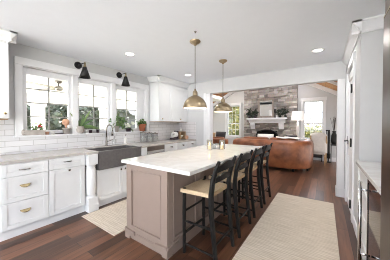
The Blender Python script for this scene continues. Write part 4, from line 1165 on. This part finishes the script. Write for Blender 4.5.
t = thing('leather_sofa', 'low brown leather sofa seen past the far left of the island', 'sofa', (-3.15, 5.9, 0))
mb = MB(); mb.box(-3.95, -2.36 - .24, 5.5, 5.72, .10, .86); mb.build('sofa_back', 'leather', t, bevel=.06)
mb = MB(); mb.box(-3.95, -2.60, 5.7, 6.4, .10, .32); mb.build('seat_base', 'leather', t, bevel=.03)
for a, b in ((-3.73, -3.27), (-3.26, -2.82)):
    mb = MB(); mb.box(a, b, 5.72, 6.4, .32, .47); mb.build('seat_cushion', 'leather', t, bevel=.05)
    mb = MB(); mb.box(a, b, 5.72, 5.92, .47, .90); mb.build('back_cushion', 'leather', t, bevel=.06)
for a, b in ((-3.95, -3.74), (-2.81, -2.60)):
    mb = MB(); mb.box(a, b, 5.7, 6.42, .32, .62); mb.build('armrest', 'leather', t, bevel=.06)
for x in (-3.9, -2.65):
    for y in (5.55, 6.35):
        mb = MB(); mb.cyl((x, y, 0), (x, y, .1), .025, .03, 10); mb.build('foot', 'blackwood', t)
pillow('throw_pillow', (-3.48, 6.02, .80), .18, .07, .24, .0, 'tan', 'tan pillow on the left leather sofa behind the dark pillow')
pillow('throw_pillow', (-3.08, 6.02, .84), .2, .07, .24, .0, 'charcoal', 'black pillow on the left leather sofa')

# lamp on an end table
t = thing('end_table', 'small dark end table behind the leather sofa under the lamp', 'table', (-.79, 7.55, 0))
mb = MB(); mb.lathe([(0, .58), (.24, .58), (.245, .60), (.24, .615), (0, .615)], -.79, 7.55); mb.build('table_top', 'blackwood', t, smooth=False)
mb = MB(); mb.lathe([(0, 0), (.17, 0), (.16, .02), (.03, .04), (.025, .56), (.08, .58), (0, .58)], -.79, 7.55); mb.build('pedestal', 'blackwood', t, smooth=True)
t = thing('table_lamp', 'white drum-shade table lamp right of the fireplace', 'lamp', (-.79, 7.55, .615))
mb = MB(); mb.lathe([(0, 0), (.08, 0), (.08, .015), (.03, .03), (.028, .3), (.045, .5), (.045, .62), (.03, .78), (.012, .80), (.01, .92), (0, .92)], -.79, 7.55, .615, 18); mb.build('lamp_base', 'whitepot', t, smooth=True)
mb = MB(); mb.lathe([(.22, 1.485), (.19, 1.80), (.187, 1.80), (.217, 1.485)], -.79, 7.55, 0, 28); mb.build('lamp_shade', 'shade', t, smooth=True)
mb = MB(); mb.cyl((-.79, 7.55, 1.53), (-.79, 7.55, 1.60), .03); mb.build('bulb', 'whitepot', t, smooth=True)

ld = bpy.data.lights.new('table_lamp_glow', 'POINT'); ld.energy = 7; ld.shadow_soft_size = .05; ld.color = (1, .94, .86)
lo = bpy.data.objects.new('table_lamp_glow', ld); COL.objects.link(lo); lo.parent = t; lo.location = (0, 0, 1.66 - .615)
for x, y, lb in ((-3.3, 5.6, 'added unseen fill light in the sloping wood ceiling, left side near the header'), (-3.3, 7.3, 'added unseen fill light in the sloping wood ceiling, left side near the gable'), (-.3, 5.4, 'added unseen fill light in the sloping wood ceiling, right side')):
    z = slope(x) - .004  # lights added above the view to brighten the family room
    t = thing('recessed_light', lb, 'ceiling light', (x, y, z), 'added unseen fill lights in the sloping ceiling')
    mb = MB(); mb.lathe([(0, -.02), (.07, -.02), (.09, -.03), (.095, 0.03), (0, .03)], x, y, z, 20); mb.build('diffuser', 'lamp', t)
    ld = bpy.data.lights.new('family_fill', 'AREA'); ld.shape = 'DISK'; ld.size = .16; ld.energy = 6.5; ld.color = (1, .97, .93)
    lo = bpy.data.objects.new('family_fill', ld); COL.objects.link(lo); lo.parent = t; lo.location = (0, 0, -.045)

# cream armchair
t = thing('armchair', 'cream upholstered armchair below the right family room window', 'armchair', (-.17, 7.55, 0))
mb = MB()
def bk(u, v, o_):
    a = PI * (.06 + .88 * u)
    return (-.17 - .235 * math.cos(a), 7.42 - .10 * math.sin(a) + o_ + .05 * v, .40 + v * (.54 + .13 * math.sin(a) ** .6))
mb.grid(lambda u, v: bk(u, v, 0), 12, 6); mb.grid(lambda u, v: bk(u, v, .11), 12, 6)
for vv in (0, 1): mb.grid(lambda u, v: bk(u, vv, .11 * v), 12, 1)
for uu in (0, 1): mb.grid(lambda u, v: bk(uu, u, .11 * v), 6, 1)
bmesh.ops.remove_doubles(mb.bm, verts=mb.bm.verts, dist=.001)
mb.build('chair_back', 'cloth', t, smooth=True)
mb = MB(); mb.box(-.38, .04, 7.42, 7.9, .36, .50); mb.build('seat', 'cloth', t, bevel=.05)
mb = MB(); mb.box(-.36, .02, 7.36, 7.44, .34, .46); mb.build('seat_rail', 'cloth', t, bevel=.02)
for x in (-.39, .05):
    mb = MB(); mb.tube([(x, 7.34, .95), (x + .0, 7.40, .74), (x, 7.5, .66), (x, 7.85, .64), (x, 7.9, .55), (x, 7.88, .0)], .022, 8); mb.build('armrest', 'tan', t, smooth=True)
for x in (-.35, .01):
    mb = MB(); mb.tube([(x, 7.44, .38), (x, 7.36, 0)], [.025, .016], 8); mb.build('leg', 'tan', t)

# dark things beside the window
t = thing('fireplace_tool_set', 'black metal fireplace tool stand in the right corner', 'fireplace tools', (.11, 8.05, 0))
mb = MB(); mb.lathe([(0, 0), (.09, 0), (.09, .02), (.02, .03), (.022, 1.12), (0, 1.12)], .11, 8.05, 0, 14); mb.box(.03, .15, 8.04, 8.06, 1.10, 1.14); mb.build('stand', 'black', t)
for k in range(3):
    x = .06 + k * .04; mb = MB(); mb.cyl((x, 8.03, 1.1), (x, 8.0, .3), .014, n=6); mb.box(x - .03, x + .03, 7.99, 8.01, .14, .32); mb.build('poker', 'black', t)
t = thing('plant_stand', 'dark tall vase of bare branches on a black stand in the corner', 'vase', (.27, 8.1, 0))
mb = MB(); mb.box(.17, .37, 8.0, 8.2, .60, .64)
for x in (.19, .35):
    for y in (8.02, 8.18): mb.cyl((x, y, 0), (x, y, .6), .012, n=6)
mb.build('stand', 'black', t)
mb = MB(); mb.lathe([(0, 0), (.07, 0), (.1, .12), (.09, .3), (.045, .4), (.06, .46), (0, .44)], .27, 8.1, .64, 16); mb.build('vase', 'black', t, smooth=True)
mb = MB(); r = random.Random(9)
for k in range(12):
    a = r.uniform(0, 6.28); q = r.uniform(.03, .12)
    mb.tube([(.27, 8.1, 1.05), (.27 + q * .5 * math.cos(a), 8.1 + q * .5 * math.sin(a), 1.3), (.27 + q * math.cos(a), 8.1 + q * math.sin(a), r.uniform(1.45, 1.65))], .004, 5)
mb.build('branches', 'bark', t)
t = thing('storage_bench', 'low dark bench along the gable wall below the right window', 'bench', (-.2, 8.14, 0))
mb = MB(); mb.box(-.6, -.06, 8.02, 8.27, .13, .36); mb.build('seat', 'charcoal', t, bevel=.015)
for x in (-.58, -.08):
    for y in (8.04, 8.25):
        mb = MB(); mb.cyl((x, y, 0), (x, y, .14), .015, n=8); mb.build('leg', 'black', t)
rug(-2.7, -1.15, 6.98, 7.5, 'rug2', 'grey and beige patterned rug on the family room floor')
